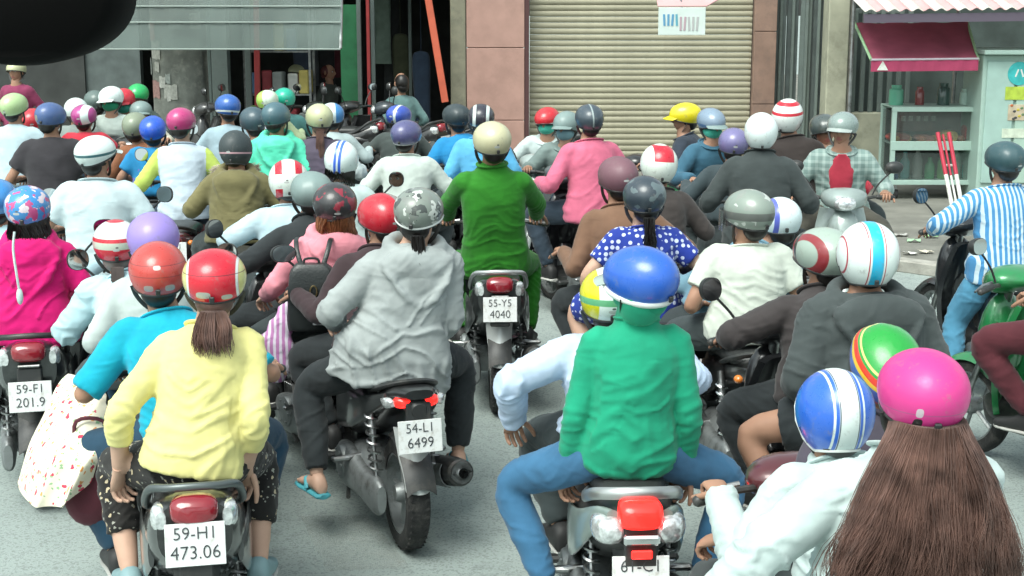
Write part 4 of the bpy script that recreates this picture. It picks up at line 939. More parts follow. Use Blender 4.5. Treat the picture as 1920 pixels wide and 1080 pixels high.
def ik(a, c, l1, l2, pole):
    a, c = np.asarray(a, float), np.asarray(c, float); d = c - a; L = np.linalg.norm(d); mx = (l1 + l2) * .985
    if L > mx: c = a + d / L * mx; d = c - a; L = mx
    u = d / L; x = (l1 * l1 - l2 * l2 + L * L) / (2 * L); h = math.sqrt(max(l1 * l1 - x * x, 1e-6))
    p = np.asarray(pole, float); p = unit(p - u * np.dot(p, u)); return a + u * x + p * h, c

# shared head (faces +Y, centre at the middle of the skull)
def head_arrays(seg=28, rg=22):
    b = MB(); b.ell((0, 0, 0), (1, 1, 1), seg, rg); D = b.arr().copy(); V = D * A(.073, .095, .115)
    x, y, z = D.T; V = V.copy()
    low = np.clip(-z, 0, 1); V[:, 0] *= 1 - .26 * low ** 1.4; V[:, 1] += .012 * low * (y > 0) - .03 * low ** 2 * (y < 0)
    V[:, 1] += np.where(y < 0, -.006 * np.clip(z + .3, 0, 1), 0)
    f = (y > 0)
    g = lambda cx, cz, sx, sz: np.exp(-((x - cx) / sx) ** 2 - ((z - cz) / sz) ** 2) * f
    V[:, 1] += .024 * g(0, -.20, .12, .12) + .012 * g(0, .0, .10, .22) - .009 * (g(.42, .05, .2, .12) + g(-.42, .05, .2, .12)) + .007 * (g(.4, .24, .3, .09) + g(-.4, .24, .3, .09))
    V[:, 1] += .008 * g(0, -.48, .25, .06) + .007 * g(0, -.6, .25, .06) + .012 * g(0, -.85, .3, .15)
    m = np.zeros(len(V), int)
    out = MB(); out.add(V, b.f)
    out.m = [3 if (abs(D[list(fc)].mean(0)[0]) < .27 and -.60 < D[list(fc)].mean(0)[2] < -.47 and D[list(fc)].mean(0)[1] > 0) else 0 for fc in b.f]
    for s in (-1, 1):
        out.ell((s * .076, -.008, -.008), (.010, .022, .032), 10, 8, rotz(s * -.35))
        out.ell((s * .030, .083, .006), (.014, .010, .008), 10, 8, mi=1); out.ell((s * .030, .0895, .006), (.0065, .005, .0065), 8, 6, mi=2)
        out.ell((s * .031, .093, .027), (.019, .006, .004), 8, 6, roty(s * .12), mi=2)
    return out
HEAD = head_arrays(); HEADV = HEAD.arr()

def add_hand(mb, w, d, up, side, curl=.9, sc=1.0, mi=0, spread=.05):
    """w wrist, d pointing direction, up = back of the hand, side=+1 right hand / -1 left"""
    d = unit(d); up = unit(up - d * np.dot(up, d)); lat = np.cross(d, up) * -1     # towards the little finger for right when side=+1
    lat = unit(lat) * (1 if side > 0 else -1)
    lat = -lat                                                                      # thumb side
    w = np.asarray(w, float)
    mb.tube([w - d * .02, w + d * .01, w + d * .045 * sc, w + d * .08 * sc, w + d * .092 * sc], [(.024, .019), (.027, .019), (.038 * sc, .017), (.040 * sc, .014), (.034, .009)], 10, mi, ref=lat)
    for k, (ln, off) in enumerate(((.070, .030), (.078, .010), (.073, -.010), (.058, -.029))):
        p = w + d * (.084 - .004 * abs(k - 1)) * sc + lat * off * sc; a = 0; pts = [p]; dd = d + lat * spread * (1.2 - k) ; dd = unit(dd)
        for q, fr in enumerate((.45, .32, .23)):
            a += curl * (.55 if q == 0 else .8); dirn = unit(dd * math.cos(a) - up * math.sin(a)); p = p + dirn * ln * fr * sc; pts.append(p)
        mb.tube(pts, [.0092 * sc, .0088 * sc, .008 * sc, .0065 * sc], 7, mi, round_=True)
    p = w + d * .025 * sc + lat * .030 * sc - up * .004; pts = [p]
    for q, (a1, ln) in enumerate(((.75, .038), (.45, .030), (.25, .024))):
        dirn = unit(d * math.cos(a1) + lat * math.sin(a1) - up * (.25 + curl * .35)); p = p + dirn * ln * sc; pts.append(p)
    mb.tube(pts, [.0125 * sc, .0105 * sc, .0095 * sc, .0075 * sc], 8, mi, round_=True)

def add_foot(mb, an, f, mi=0, bare=True):
    f = unit(A(f[0], f[1], 0)); l = A(f[1], -f[0], 0); z = A(0, 0, 1)
    R = []
    for t, wv, h, zc in ((-.065, .022, .02, -.062), (-.055, .030, .034, -.05), (-.02, .034, .05, -.035), (.04, .036, .036, -.048), (.09, .043, .024, -.06), (.13, .044, .018, -.066), (.15, .036, .012, -.07)):
        a = np.linspace(0, 2 * math.pi, 14, endpoint=False); c = an + f * t + z * zc
        R.append(c + np.outer(np.cos(a) * wv, l) + np.outer(np.sin(a) * h, z))
    mb.rings(R, mi=mi)
    if bare:
        for k in range(5):
            c = an + f * (.158 - .008 * abs(k - 1) * (1 if k > 1 else .3)) + l * (.032 - .017 * k) + z * -.068
            mb.ell(c, (.011 - .0012 * k, .016, .010), 8, 6, np.stack([l, f, z], 1), mi)
def shoe_mb(an, f, kind):
    mb = MB(); f = unit(A(f[0], f[1], 0)); l = A(f[1], -f[0], 0); z = A(0, 0, 1); sole = MB()
    a = np.linspace(0, 2 * math.pi, 18, endpoint=False); ex = np.sign(np.cos(a)) * np.abs(np.cos(a)) ** .8; ez = np.sign(np.sin(a)) * np.abs(np.sin(a)) ** .8
    if kind == 'shoe':
        for t, wv, h, zc in [(0, 0, 0, 0)]: pass
        R = [an + f * t + z * zc + np.outer(ex * wv, l) + np.outer(ez * h, z) for t, wv, h, zc in ((-.078, .022, .03, -.05), (-.07, .036, .05, -.042), (-.03, .040, .062, -.03), (.03, .041, .052, -.04), (.08, .048, .036, -.054), (.14, .050, .026, -.064), (.175, .042, .02, -.068), (.19, .02, .012, -.072))]
        mb.rings(R)
    else:
        for k in (-1, 1):
            pts = [an + f * .085 + z * -.055, an + f * .06 + l * k * .028 + z * -.03, an + f * .02 + l * k * .044 + z * -.07]
            mb.tube(smooth_path(pts, 4), (.010, .005), 7)
    R = [an + f * t + z * -.088 + np.outer(ex * wv, l) + np.outer(ez * .011, z) for t, wv in ((-.085, .02), (-.075, .036), (-.02, .040), (.05, .044), (.11, .052), (.16, .046), (.19, .02))]
    sole.rings(R)
    return mb, sole

WP = np.array([(-.30, .150, .112), (-.15, .166, .124), (0, .168, .124), (.25, .146, .106), (.5, .150, .110), (.70, .158, .110), (.83, .152, .098), (.90, .120, .082), (.955, .080, .066), (1.0, .060, .059), (1.10, .056, .057)])
class Body: pass
def torso_fn(B):
    def ring(t, off=0.0, kw=1.0, kd=1.0, seg=24, back=0.0):
        w_ = np.interp(t, WP[:, 0], WP[:, 1]) * B.sw * kw + off; d_ = np.interp(t, WP[:, 0], WP[:, 2]) * B.sd * kd + off
        c = B.sp(t); T = unit(B.sp(t + .02) - B.sp(t - .02)); x = unit(B.lat - T * np.dot(B.lat, T)); y = np.cross(T, x)
        a = np.linspace(0, 2 * math.pi, seg, endpoint=False)
        ex = np.sign(np.cos(a)) * np.abs(np.cos(a)) ** .86; ey = np.sign(np.sin(a)) * np.abs(np.sin(a)) ** .86
        return c + np.outer(ex * w_, x) + np.outer(ey * d_, y) + y * back
    return ring

# ---- helmets: shared shells, one local frame with the head centre at the origin
def helmet_meshes():
    out = {}
    for kind, (rx, ry, rz, zc) in {'half': (.112, .142, .108, .020), 'open': (.126, .152, .136, .008), 'cap': (.114, .144, .102, .02), 'ridge': (.113, .146, .104, .020)}.items():
        nph, nk = 56, 16; R = [[] for _ in range(nk + 1)]; rim = []
        for i in range(nph):
            p = 2 * math.pi * i / nph; fr = math.cos(p)                 # +1 = front
            if kind in ('half', 'ridge'): zr = .026 * max(fr, 0) - .022 - .030 * max(-fr, 0) + .0 - .012 * math.sin(p) ** 2
            elif kind == 'cap': zr = .030 * max(fr, 0) - .012 - .034 * max(-fr, 0)
            else:
                k = 1 / (1 + math.exp(-(fr - .42) * 14)); zr = .048 * k + (1 - k) * (-.105 + .012 * max(-fr, 0))
            th = math.acos(max(-.95, min(.95, (zr - zc) / rz)))
            for k in range(nk + 1):
                t = th * k / nk; s = math.sin(t); e = 1 + .03 * math.sin(2 * t)
                if kind == 'ridge':
                    ax_ = abs(s * math.sin(p)); e += .035 * (1 / (1 + math.exp(-(ax_ - .42) * 40))) * (1 - 1 / (1 + math.exp(-(ax_ - .80) * 30))) * (s > .25) - .02 * math.exp(-((ax_ - .2) / .05) ** 2) * (s > .4)
                pt = (rx * s * math.sin(p) * e, ry * s * math.cos(p) * e - .008, zc + rz * math.cos(t)); R[k].append(pt)
            rim.append(R[nk][-1])
        Rr = [np.array(r) for r in R[1:]]; inner = [A(0, -.008, zc) + (r - A(0, -.008, zc)) * .93 for r in Rr[::-1][:6]]
        b = MB(); top = np.array(R[0]).mean(0); rings = Rr + inner; b.rings(rings, cap=False)
        o = b.n; b.add([top], []); b.f += [(o, i, (i + 1) % nph) for i in range(nph)]; b.m += [0] * nph
        m = {'shell': b.mesh('helmet_shell', 60)}
        rim = np.array(rim); b = MB(); b.tube(list(rim) + [rim[0]], (.0055, .0055), 6, cap=False); m['rim'] = b.mesh('helmet_rim', 60); b = MB(); b.tube([p_ * A(1.01, 1.01, 1) for p_ in list(rim) + [rim[0]]], (.009, .012), 8, cap=False); m['rimfat'] = b.mesh('helmet_rim', 60)
        b = MB(); G = []
        for i in range(13):
            p = (i / 12 - .5) * 1.9; k = math.cos(p); row = []
            zf = .026 * max(k, 0) - .02 if kind != 'open' else .04
            for j in range(5):
                e = j / 4 * (.055 if kind != 'cap' else .075) * math.cos(p * .8); row.append(((rx + .001) * math.sin(p) * .985, (ry + .001) * math.cos(p) * .985 - .008 + e, zf + .012 - e * .35 - .004 * (i / 12 - .5) ** 2))
            G.append(row)
        b.sheet(np.array(G), .004); m['peak'] = b.mesh('helmet_peak', 60)
        b = MB()
        for s in (-1, 1):
            b.tube(smooth_path([(s * rx * .9, -.01, -.03), (s * .085, .01, -.075), (s * .045, .04, -.125), (0, .05, -.135)], 4), (.009, .002), 6)
        m['strap'] = b.mesh('helmet_strap', 60)
        b = MB(); zb = -.052 + (.0 if kind != 'open' else -.04); b.box((0, -ry * .93 - .006, zb + .018), (.018, .010, .022), rotx(.25), .003); m['buckle'] = b.mesh('helmet_buckle', 30)
        # wrap round clear visor (goggle shield)
        G = np.array([[((rx + .022) * math.sin(p), (ry + .022) * math.cos(p) - .008, .03 - .095 * j / 6) for j in range(7)] for p in np.linspace(-1.25, 1.25, 17)])
        b = MB(); b.sheet(G, .003); m['visor'] = b.mesh('helmet_visor', 60)
        for me in m.values(): me.materials.append(BLACK)
        out[kind] = m
    return out
HELM = helmet_meshes()
VISOR = mat('smoked_visor', (.12, .13, .13), .06, alpha=.5, spec=.7)
def strands(root, n, path, rad, seed, wid=.0022, npt=9, clump=.25):
    """n hair strands; path(t,u,v)->point for u,v in [-1,1]; returns MB"""
    R = random.Random(seed); b = MB(); tri = np.array([(math.cos(a), math.sin(a)) for a in (0, 2.1, 4.2)])
    VV = []; FF = []; o = 0; CL = [(R.uniform(-1, 1), R.uniform(-1, 1), R.uniform(0, 99)) for _ in range(max(14, n // 55))]
    for k in range(n):
        u, v = R.uniform(-1, 1), R.uniform(-1, 1); ln = R.uniform(.5, 1.0); ph = R.uniform(0, 50); amp = rad * R.uniform(.3, 1)
        cl = CL[R.randrange(len(CL))]; cu = cl[0]; u = u * .35 + cu * .65; v = v * .5 + cl[1] * .5; cph = cl[2]
        P = []
        for i in range(npt):
            t = i / (npt - 1) * ln; p = path(t, u + (cu - u) * t * .6, v)
            P.append(p + A(mnoise.noise((ph, t * 2.2, 0)), mnoise.noise((ph, t * 2.2, 9)), 0) * amp * t + A(mnoise.noise((cph, t * 2.6, 0)), mnoise.noise((cph, t * 2.6, 9)), 0) * rad * 1.3 * t)
        for i, p in enumerate(P):
            q = wid * (1 - .75 * i / (npt - 1))
            for cx, cy in tri: VV.append((p[0] + cx * q, p[1] + cy * q, p[2]))
        for i in range(npt - 1):
            for j in range(3):
                a = o + i * 3 + j; c = o + i * 3 + (j + 1) % 3; FF.append((a, c, c + 3, a + 3))
        o += npt * 3
    b.add(VV, FF); return b

def person(label, bike, head, seat='d', skin=0, top=None, sleeve='long', slcol=None, hem=1.0, hood=False, collar=False, legs=None, legkind='long', shoes='shoe', shoecol=(.03, .03, .03), sw=1.0, sd=1.0,
           helmet='half', hm=None, rim=None, peak=None, visor=False, hyaw=0.0, hpitch=0.0, hroll=0.0, hscale=1.0, hair='short', hairm=None, mask=None, hands=None, feet=None, knees=None, detail=0, wr=.006, elbow=None, off=.012, seed=None, seatoff=None, hlen=1.0, buckle=True, lean=None, group=None, standalone=None, strapc=None, hem_t=-.16, hoodcol=None, twist=0.0, neckwrap=None, rib=False, rimfat=False):
    seed = seed if seed is not None else len(bpy.data.objects) % 97
    loc, yaw = (bike.location, bike.rotation_euler.z) if bike is not None else standalone
    so = seatoff if seatoff is not None else ((0, 0.0, SEAT_D) if seat == 'd' else (0, -.385, SEAT_P))
    Rz = rotz(yaw); base = A(loc[0], loc[1], 0) + Rz @ A(so[0], so[1], 0)
    t = thing('person', label, 'person', tuple(base), yaw, group or ('riders in the traffic' if bike is not None else 'people standing by the shop'))
    hd = Rz.T @ (np.asarray(head, float) - base) - A(0, 0, .035)
    P0 = A(0, 0, so[2] + .085); L = np.linalg.norm(hd - P0); s = max(.80, min(1.08, L / .615)); ls = max(.88, min(1.05, s))
    B = Body(); B.sw = sw * (.55 + .45 * ls); B.sd = sd * (.55 + .45 * ls); ct, st = math.cos(twist), math.sin(twist); B.lat = A(ct, st, 0)
    up = unit(hd - P0); Nk = hd - unit(up + A(0, -.25, .5)) * .142
    mid = (P0 + Nk) / 2 + A(0, -.045, 0)
    def spf(q):
        if q < 0: return P0 + 2 * q * (mid - P0)
        if q > 1: return Nk + 2 * (q - 1) * (Nk - mid)
        return (1 - q) ** 2 * P0 + 2 * q * (1 - q) * mid + q * q * Nk
    B.sp = spf
    ring = torso_fn(B)
    vox = {2: .0085, 1: .014, 0: .021}[detail]
    sh = {k: B.sp(.825) + B.lat * k * .146 * B.sw for k in (-1, 1)}
    g = {1: A(.30, .375, .985), -1: A(-.30, .375, .985)}
    arms = {}
    for k in (-1, 1):
        if hands and hands.get(k) is not None: hh = hands[k]; tgt = A(*hh[:3]) + (A(0, 0, P0[2]) if len(hh) < 4 else 0); grip = False
        elif seat == 'd': tgt = g[k] - A(so[0], so[1], 0) - A(0, .075, -.012); grip = True
        else: tgt = P0 + A(k * .19, .20, .06); grip = False
        pole = elbow[k] if elbow and k in elbow else (A(k * .6, -.45, -.75) if seat == 'd' else A(k * .5, -.85, -.2))
        e, wv = ik(sh[k], tgt, .275 * ls, .245 * ls, pole); arms[k] = (sh[k], e, wv, grip)
    hip = {k: P0 + A(k * .085, .0, -.02) for k in (-1, 1)}; LG = {}
    for k in (-1, 1):
        if feet and feet.get(k) is not None: ft = A(*feet[k])
        elif seat == 'd': ft = A(k * .19, .14, .37) - A(so[0], so[1], 0) * 0
        else: ft = A(k * .235, .14, .435)
        pole = knees[k] if knees and k in knees else A(k * .55, .8, .6)
        kn, an = ik(hip[k], ft, .41 * ls, .40 * ls, A(*pole)); LG[k] = (hip[k], kn, an, unit(A(k * .18, 1, 0)))
    # --- body
    sk = SKIN[skin]; body = MB()
    body.rings([ring(q, -.012) for q in np.linspace(-.12, 1.02, 12)])
    body.tube([Nk - up * .05, Nk + up * .02, hd + A(0, -.02, -.06), hd + A(0, -.015, 0)], [.062, .057, .056, .053], 14, round_=True)
    for k in (-1, 1):
        a, e, wv, _ = arms[k]
        body.tube(smooth_path([a, a * .5 + e * .5, e, e * .55 + wv * .45, wv], 3), list(np.interp(np.linspace(0, 4, 13), range(5), [.052, .043, .036, .037, .024])), 12, round_=True)
        h_, kn, an, f = LG[k]
        body.tube(smooth_path([h_, h_ * .5 + kn * .5, kn, kn * .6 + an * .4, an], 3), list(np.interp(np.linspace(0, 4, 13), range(5), [.082, .075, .052, .054, .033])), 12, round_=True)
    hR = rotz(hyaw) @ rotx(hpitch) @ roty(hroll)
    def fin_body(me, t=t):
        V = relax(get_v(me), get_e(me), 3); fs = [tuple(p.vertices) for p in me.polygons]; bpy.data.meshes.remove(me)
        mb = MB(); mb.add(V, fs)
        q = MB(); q.v = [HEADV @ hR.T + hd]; q.f = HEAD.f; mb.v.append(q.v[0]); o = mb.n; mb.f += [tuple(i + o for i in f) for f in HEAD.f]; mb.m += HEAD.m; mb.n += len(HEADV)
        for k in (-1, 1):
            a, e, wv, grip = arms[k]; d = unit(wv - e)
            if detail >= 1 or sleeve != 'x':
                if grip: add_hand(mb, wv, unit(d * .6 + A(-k * .05, .8, -.05)), A(0, .15, 1), k, 1.15, ls)
                else: add_hand(mb, wv, unit(d + A(0, .35, -.15)), A(k * .35, -.1, 1) if seat == 'p' else A(k * .3, 0, 1), .45, ls)
            if shoes in ('bare', 'flip'): add_foot(mb, LG[k][2], LG[k][3])
        obj('body', mb, (sk, EYEW, EYED, LIP), t, 60)
    remesh_later(body, {2: .013, 1: .017, 0: .022}[detail], fin_body)
    # --- top
    if top is not None:
        shirt = MB()
        qs = [hem_t, hem_t + .05, 0, .15, .3, .45, .6, .7, .78, .84, .88, .915, .95, .985] + ([1.03] if collar else [])
        R = []
        for q in qs:
            kk = 1 + (hem - 1) * max(0, min(1, (.55 - q) / .7)) ** 1.3
            R.append(ring(q, off + (.006 if q < .3 else 0) + (0 if not rib else -.012 if q < hem_t + .01 else .006 if q < .2 else 0), kk, 1 + (kk - 1) * .8))
        shirt.rings(R)
        for k in (-1, 1):
            a, e, wv, _ = arms[k]
            if sleeve == 'none': shirt.ell(a, (.05, .06, .06)); continue
            endf = {'long': 2.0, '34': 1.55, 'elbow': .95, 'short': .62}[sleeve]
            P = [B.sp(.805) + B.lat * k * .10 * B.sw, a, a * .5 + e * .5, e, e * .5 + wv * .5, wv + unit(wv - e) * .01]
            pr = smooth_path(P, 4); tt = np.linspace(-.5, 2, len(pr)); rr = np.interp(tt, [-.5, 0, .5, 1, 1.5, 2], [.060, .052, .048, .042, .039, .031]) * (.45 + .55 * B.sw) + off * (1.3 if sleeve in ('short', 'elbow') else .8)
            sel = [i for i in range(len(pr)) if tt[i] <= endf + .02]
            shirt.tube([pr[i] for i in sel], [rr[i] for i in sel], 14)
        if hood:
            T = unit(B.sp(.9) - B.sp(.8)); bk = -np.cross(B.lat, T) * -1
            c = B.sp(.86) + A(0, -(.082 * B.sd + off), 0)
            shirt.ell(c + A(0, -.005, .0), (.150 * B.sw, .055, .085), 18, 12, rotx(-.25)); shirt.ell(c + A(0, -.018, -.075), (.105 * B.sw, .045, .09), 16, 10, rotx(-.1)); shirt.ell(c + A(0, -.02, -.15), (.045 * B.sw, .030, .06), 14, 10)
            for k in (-1, 1): shirt.tube(smooth_path([c + A(k * .13 * B.sw, .06, .035), c + A(k * .125 * B.sw, -.03, -.02), c + A(k * .07 * B.sw, -.06, -.12), c + A(0, -.058, -.185)], 5), .016, 8)
            tor = [B.sp(.985) + A(.105 * B.sw * math.cos(a), .085 * math.sin(a) - .02, .015 - .03 * math.sin(a) * -1) for a in np.linspace(0, 2 * math.pi, 20)]
            shirt.tube(tor, .030, 8)
        elif collar:
            tor = [B.sp(1.0) + A(.062 * math.cos(a), .058 * math.sin(a), .01) for a in np.linspace(0, 2 * math.pi, 20)]
            shirt.tube(tor, .018, 8)
        slm = slcol if slcol is not None else None
        armpts = {k: (arms[k][0], arms[k][1], arms[k][2]) for k in (-1, 1)}
        def fin_shirt(me, t=t, top=top, slm=slm):
            E = get_e(me); V = relax(get_v(me), E, 2); me.vertices.foreach_set('co', V.ravel().astype(np.float32)); me.update()
            V = wrinkle(V, vnorm(me), wr, seed, 1.0, arms, P0[2], .3 + 2.0 * max(0, hem - 1.1)); V = relax(V, E, 1, .15); me.vertices.foreach_set('co', V.ravel().astype(np.float32))
            shade(me, 180); me.update(); me.name = 'shirt'; me.materials.clear(); o = link('shirt', me, t, (top,) if slm is None else (top, slm))
            if slm is not None:
                mi = []
                for p in me.polygons:
                    c = np.array(p.center); k = 1 if np.dot(c, B.lat) > 0 else -1; a, e, wv = armpts[k]
                    rel = np.dot(c - a, B.lat * k); d1 = np.linalg.norm(np.cross(c - a, unit(e - a))); d2 = np.linalg.norm(np.cross(c - e, unit(wv - e)))
                    mi.append(1 if (rel > .028 and d1 < .09) or (d2 < .085 and np.dot(c - e, wv - e) > 0 and abs(np.dot(c, B.lat)) > .13) else 0)
                me.polygons.foreach_set('material_index', mi)
        remesh_later(shirt, vox, fin_shirt)
        if detail >= 1 and not hood:
            cb = MB(); rg_ = ring(.97 if not collar else 1.02, off + .006, seg=28); cb.tube(list(rg_) + [rg_[0]], (.009, .006), 8, cap=False); obj('neck_band', cb, top, t, 60)
    # --- trousers
    if legs is not None:
        tr = MB(); tr.ell(P0 + A(0, -.005, -.02), (.158 * B.sw, .115 * B.sd, .105), 18, 12); tr.ell(P0 + A(0, -.005, .06), (.13 * B.sw, .09 * B.sd, .08), 16, 10)
        for k in (-1, 1):
            h_, kn, an, f = LG[k]; pr = smooth_path([h_ + A(-k * .02, -.02, .01), h_ * .5 + kn * .5, kn, kn * .5 + an * .5, an + A(0, 0, .02)], 4)
            tt = np.linspace(0, 2, len(pr)); prof = [.100, .090, .066, .064, .048] if legkind != 'tight' else [.098, .086, .064, .066, .046]
            rr = np.interp(tt, [0, .5, 1, 1.5, 2], prof) * (.6 + .4 * B.sw); endf = {'long': 2.0, 'tight': 2.0, 'crop': 1.62, 'short': .72, 'skirt': .95}[legkind]
            sel = [i for i in range(len(pr)) if tt[i] <= endf + .02]; tr.tube([pr[i] for i in sel], [rr[i] + (.012 if legkind in ('short', 'skirt') else 0) for i in sel], 14)
        def fin_tr(me, t=t, legs=legs):
            E = get_e(me); V = relax(get_v(me), E, 2); me.vertices.foreach_set('co', V.ravel().astype(np.float32)); me.update()
            V = wrinkle(V, vnorm(me), .006 if legkind != 'tight' else .004, seed + 3, 1.2, None, P0[2] - .2); me.vertices.foreach_set('co', V.ravel().astype(np.float32))
            shade(me, 180); me.update(); me.name = 'trousers'; me.materials.clear(); link('trousers' if legkind != 'skirt' else 'skirt', me, t, (legs,))
        remesh_later(tr, vox * 1.1, fin_tr)
    # --- shoes
    if shoes != 'bare':
        sm_ = mat('shoe_%02x%02x%02x' % tuple(int(255 * c) for c in shoecol), shoecol, .6, var=.2)
        for k in (-1, 1):
            u_, so_ = shoe_mb(LG[k][2] - (0 if shoes == 'shoe' else 0), LG[k][3], shoes); o = obj('shoe' if shoes == 'shoe' else 'sandal_strap', u_, sm_, t, 60)
            obj('sole', so_, sm_ if shoes != 'shoe' else mat('pale_sole', (.45, .45, .42), .7), o, 50)
    # --- hair
    hm_ = hairm or HAIRB
    M = np.eye(4); M[:3, :3] = hR; M[:3, 3] = hd
    b = MB(); b.ell((0, -.020, .004), (.083, .093, .104), 22, 16); V = b.v[0]
    low = np.clip((-V[:, 2] - .02) / .09, 0, 1); V[:, 0] *= 1 - .25 * low; V[:, 1] -= 0; b.v[0] = V
    b.ell((0, -.052, -.050), (.066, .052, .062), 18, 12)
    obj('hair', b, hm_, t, 60, M)
    ax = unit(P0 - Nk); Ri = hR.T
    if hair in ('pony', 'long', 'bob', 'tail'):
        r0 = hd + hR @ A(0, -.075, -.075)
        bkd = A(0, -1, 0)
        if hair == 'pony':      # gathered at the nape, fanning out
            def pth(q, u, v): return r0 + A(u * (.045 + .035 * math.sin(min(1, q * 1.2) * 2.2)), -.035 + v * .02 * (1 + q) - .05 * math.sin(q * 1.6), -q * .19 * hlen)
            n, wd = 520, .0030
        elif hair == 'tail':
            def pth(q, u, v): return r0 + A(u * .03, -.045 + v * .02 - .03 * math.sin(q * 1.5), -q * .26 * hlen)
            n, wd = 260, .0035
        elif hair == 'bob':
            def pth(q, u, v): a = u * 1.9; return hd + hR @ A(.088 * math.sin(a) * (1 + .2 * q), -.092 * math.cos(a) - .01 - v * .012, -.03 - q * .13 * hlen)
            n, wd = 420, .0034
        else:
            def pth(q, u, v):
                a = u * 1.75; sp = B.sp(max(.35, 1 - q * .75)) - B.sp(1.0); sw_ = math.sin(min(1, q * 1.25) * 1.5)
                lock = mnoise.noise((u * 3.1 + 7, v * 1.3, q * 1.5)); gap = mnoise.noise((u * 4.3, 3.3, 0)) * max(0, q - .45)
                x = (.085 + .135 * sw_) * math.sin(a) + .075 * lock * q + .20 * gap + .035 * math.sin(q * 4.2 + u * 5) * q
                p = hd + A(x - .07 * q, -.095 * math.cos(a) * (1 - .35 * q) - .03 - .085 * min(1, q * 2.2) - v * .018 - .03 * lock * q, -.035 - q * (.50 + .10 * mnoise.noise((u * 5.5, v, 4.4))) * hlen)
                return p + A(0, min(0, sp[1]) * .9, 0)
            n, wd = 6500, .0013
        if detail == 0: n = int(n * .5); wd *= 1.5
        obj('long_hair' if hair == 'long' else 'hair_lengths', strands(None, n, pth, 'long' == hair and .060 or .022, seed, wd, 12 if hair == 'long' else 8), hm_, t, 60)
    # --- helmet
    if helmet:
        if helmet == 'half' and seed % 3 == 1: helmet = 'ridge'
        hscale *= .96; jr = random.Random(seed * 7 + 1); mset = HELM[helmet]; Mh = M.copy(); Mh[:3, :3] = hR @ np.diag([hscale * jr.uniform(.97, 1.03), hscale * jr.uniform(.97, 1.05), hscale * jr.uniform(.995, 1.07)])
        sh_o = link('helmet', mset['shell'], t, (hm,), Mh)
        link('rim', mset['rimfat' if rimfat else 'rim'], sh_o, (rim or BLACK,)); link('strap', mset['strap'], sh_o, (BLACK,))
        if peak is not None: link('peak', mset['peak'], sh_o, (peak,))
        if visor: link('visor', mset['visor'], sh_o, (VISOR,))
        if buckle: link('buckle', mset['buckle'], sh_o, (BLACK,))
    if neckwrap is not None:
        b = MB(); b.tube([Nk - up * .03, Nk + up * .03, hd + A(0, -.02, -.085), hd + A(0, -.022, -.03)], [.085, .072, .074, .082], 18); obj('neck_scarf', b, neckwrap, t, 60)
    if mask is not None:
        b = MB(); b.ell((0, .024, -.048), (.072, .088, .062), 18, 12); obj('face_mask', b, mask, t, 60, M)
    return t, dict(P0=P0, Nk=Nk, hd=hd, sp=B.sp, base=base, Rz=Rz, arms=arms, legs=LG)
# ------------------------------------------------------------------ the traffic, nearest first
def hw(px, py, Y): return unproj(px, py, Y)
def at_plate(px, py, Y, yaw):
    p = unproj(px, py, Y); R = rotz(yaw); o = R @ A(0, PLATE_Y, 0); return (p[0] - o[0], p[1] - o[1])
def at_head(h, yaw, dy): o = rotz(yaw) @ A(0, dy, 0); return (h[0] - o[0], h[1] - o[1])
D = math.radians
white = (.78, .80, .78)
wm = cloth(H('#dff2ef', .74), 'white_cotton'); wm2 = cloth(H('#e6f0e8', .74), 'white_cotton_b'); palebl = cloth(H('#bfe0e8', .85), 'pale_blue_cotton')
denim = cloth(H('#3f6f93', .9), 'blue_denim', pattern=None); denimd = cloth(H('#2b4a60', .8), 'dark_denim'); blackc = cloth(H('#2b3032'), 'black_cloth'); darkg = cloth(H('#3a4243'), 'charcoal_cloth')
HW = hmat('helm_white', H('#e8f4f0', .95)); HDK = hmat('helm_dark', H('#3a464a', .8), rough=.4, coat=.2); HTEAL = hmat('helm_dark_teal', H('#38565c', .9), rough=.35, coat=.3)
HGREY = hmat('helm_grey', H('#8ba09d', .8), rough=.4, coat=.3); HBLUE = hmat('helm_blue', H('#2f66b8', .95)); HRED = hmat('helm_red', H('#c8303c', .95))
HPURP = hmat('helm_purple', H('#8d7cc0', .9)); HDPURP = hmat('helm_dark_purple', H('#5a5a86', .9)); HCREAM = hmat('helm_cream', H('#c7c9a0', .9), rough=.35)
RIMW = mat('white_rim', (.7, .73, .70), .4); RIMG = mat('grey_rim', (.3, .32, .32), .4)
RED_ = H('#d01f35', .9); WHT = H('#e8f4f0', .9)

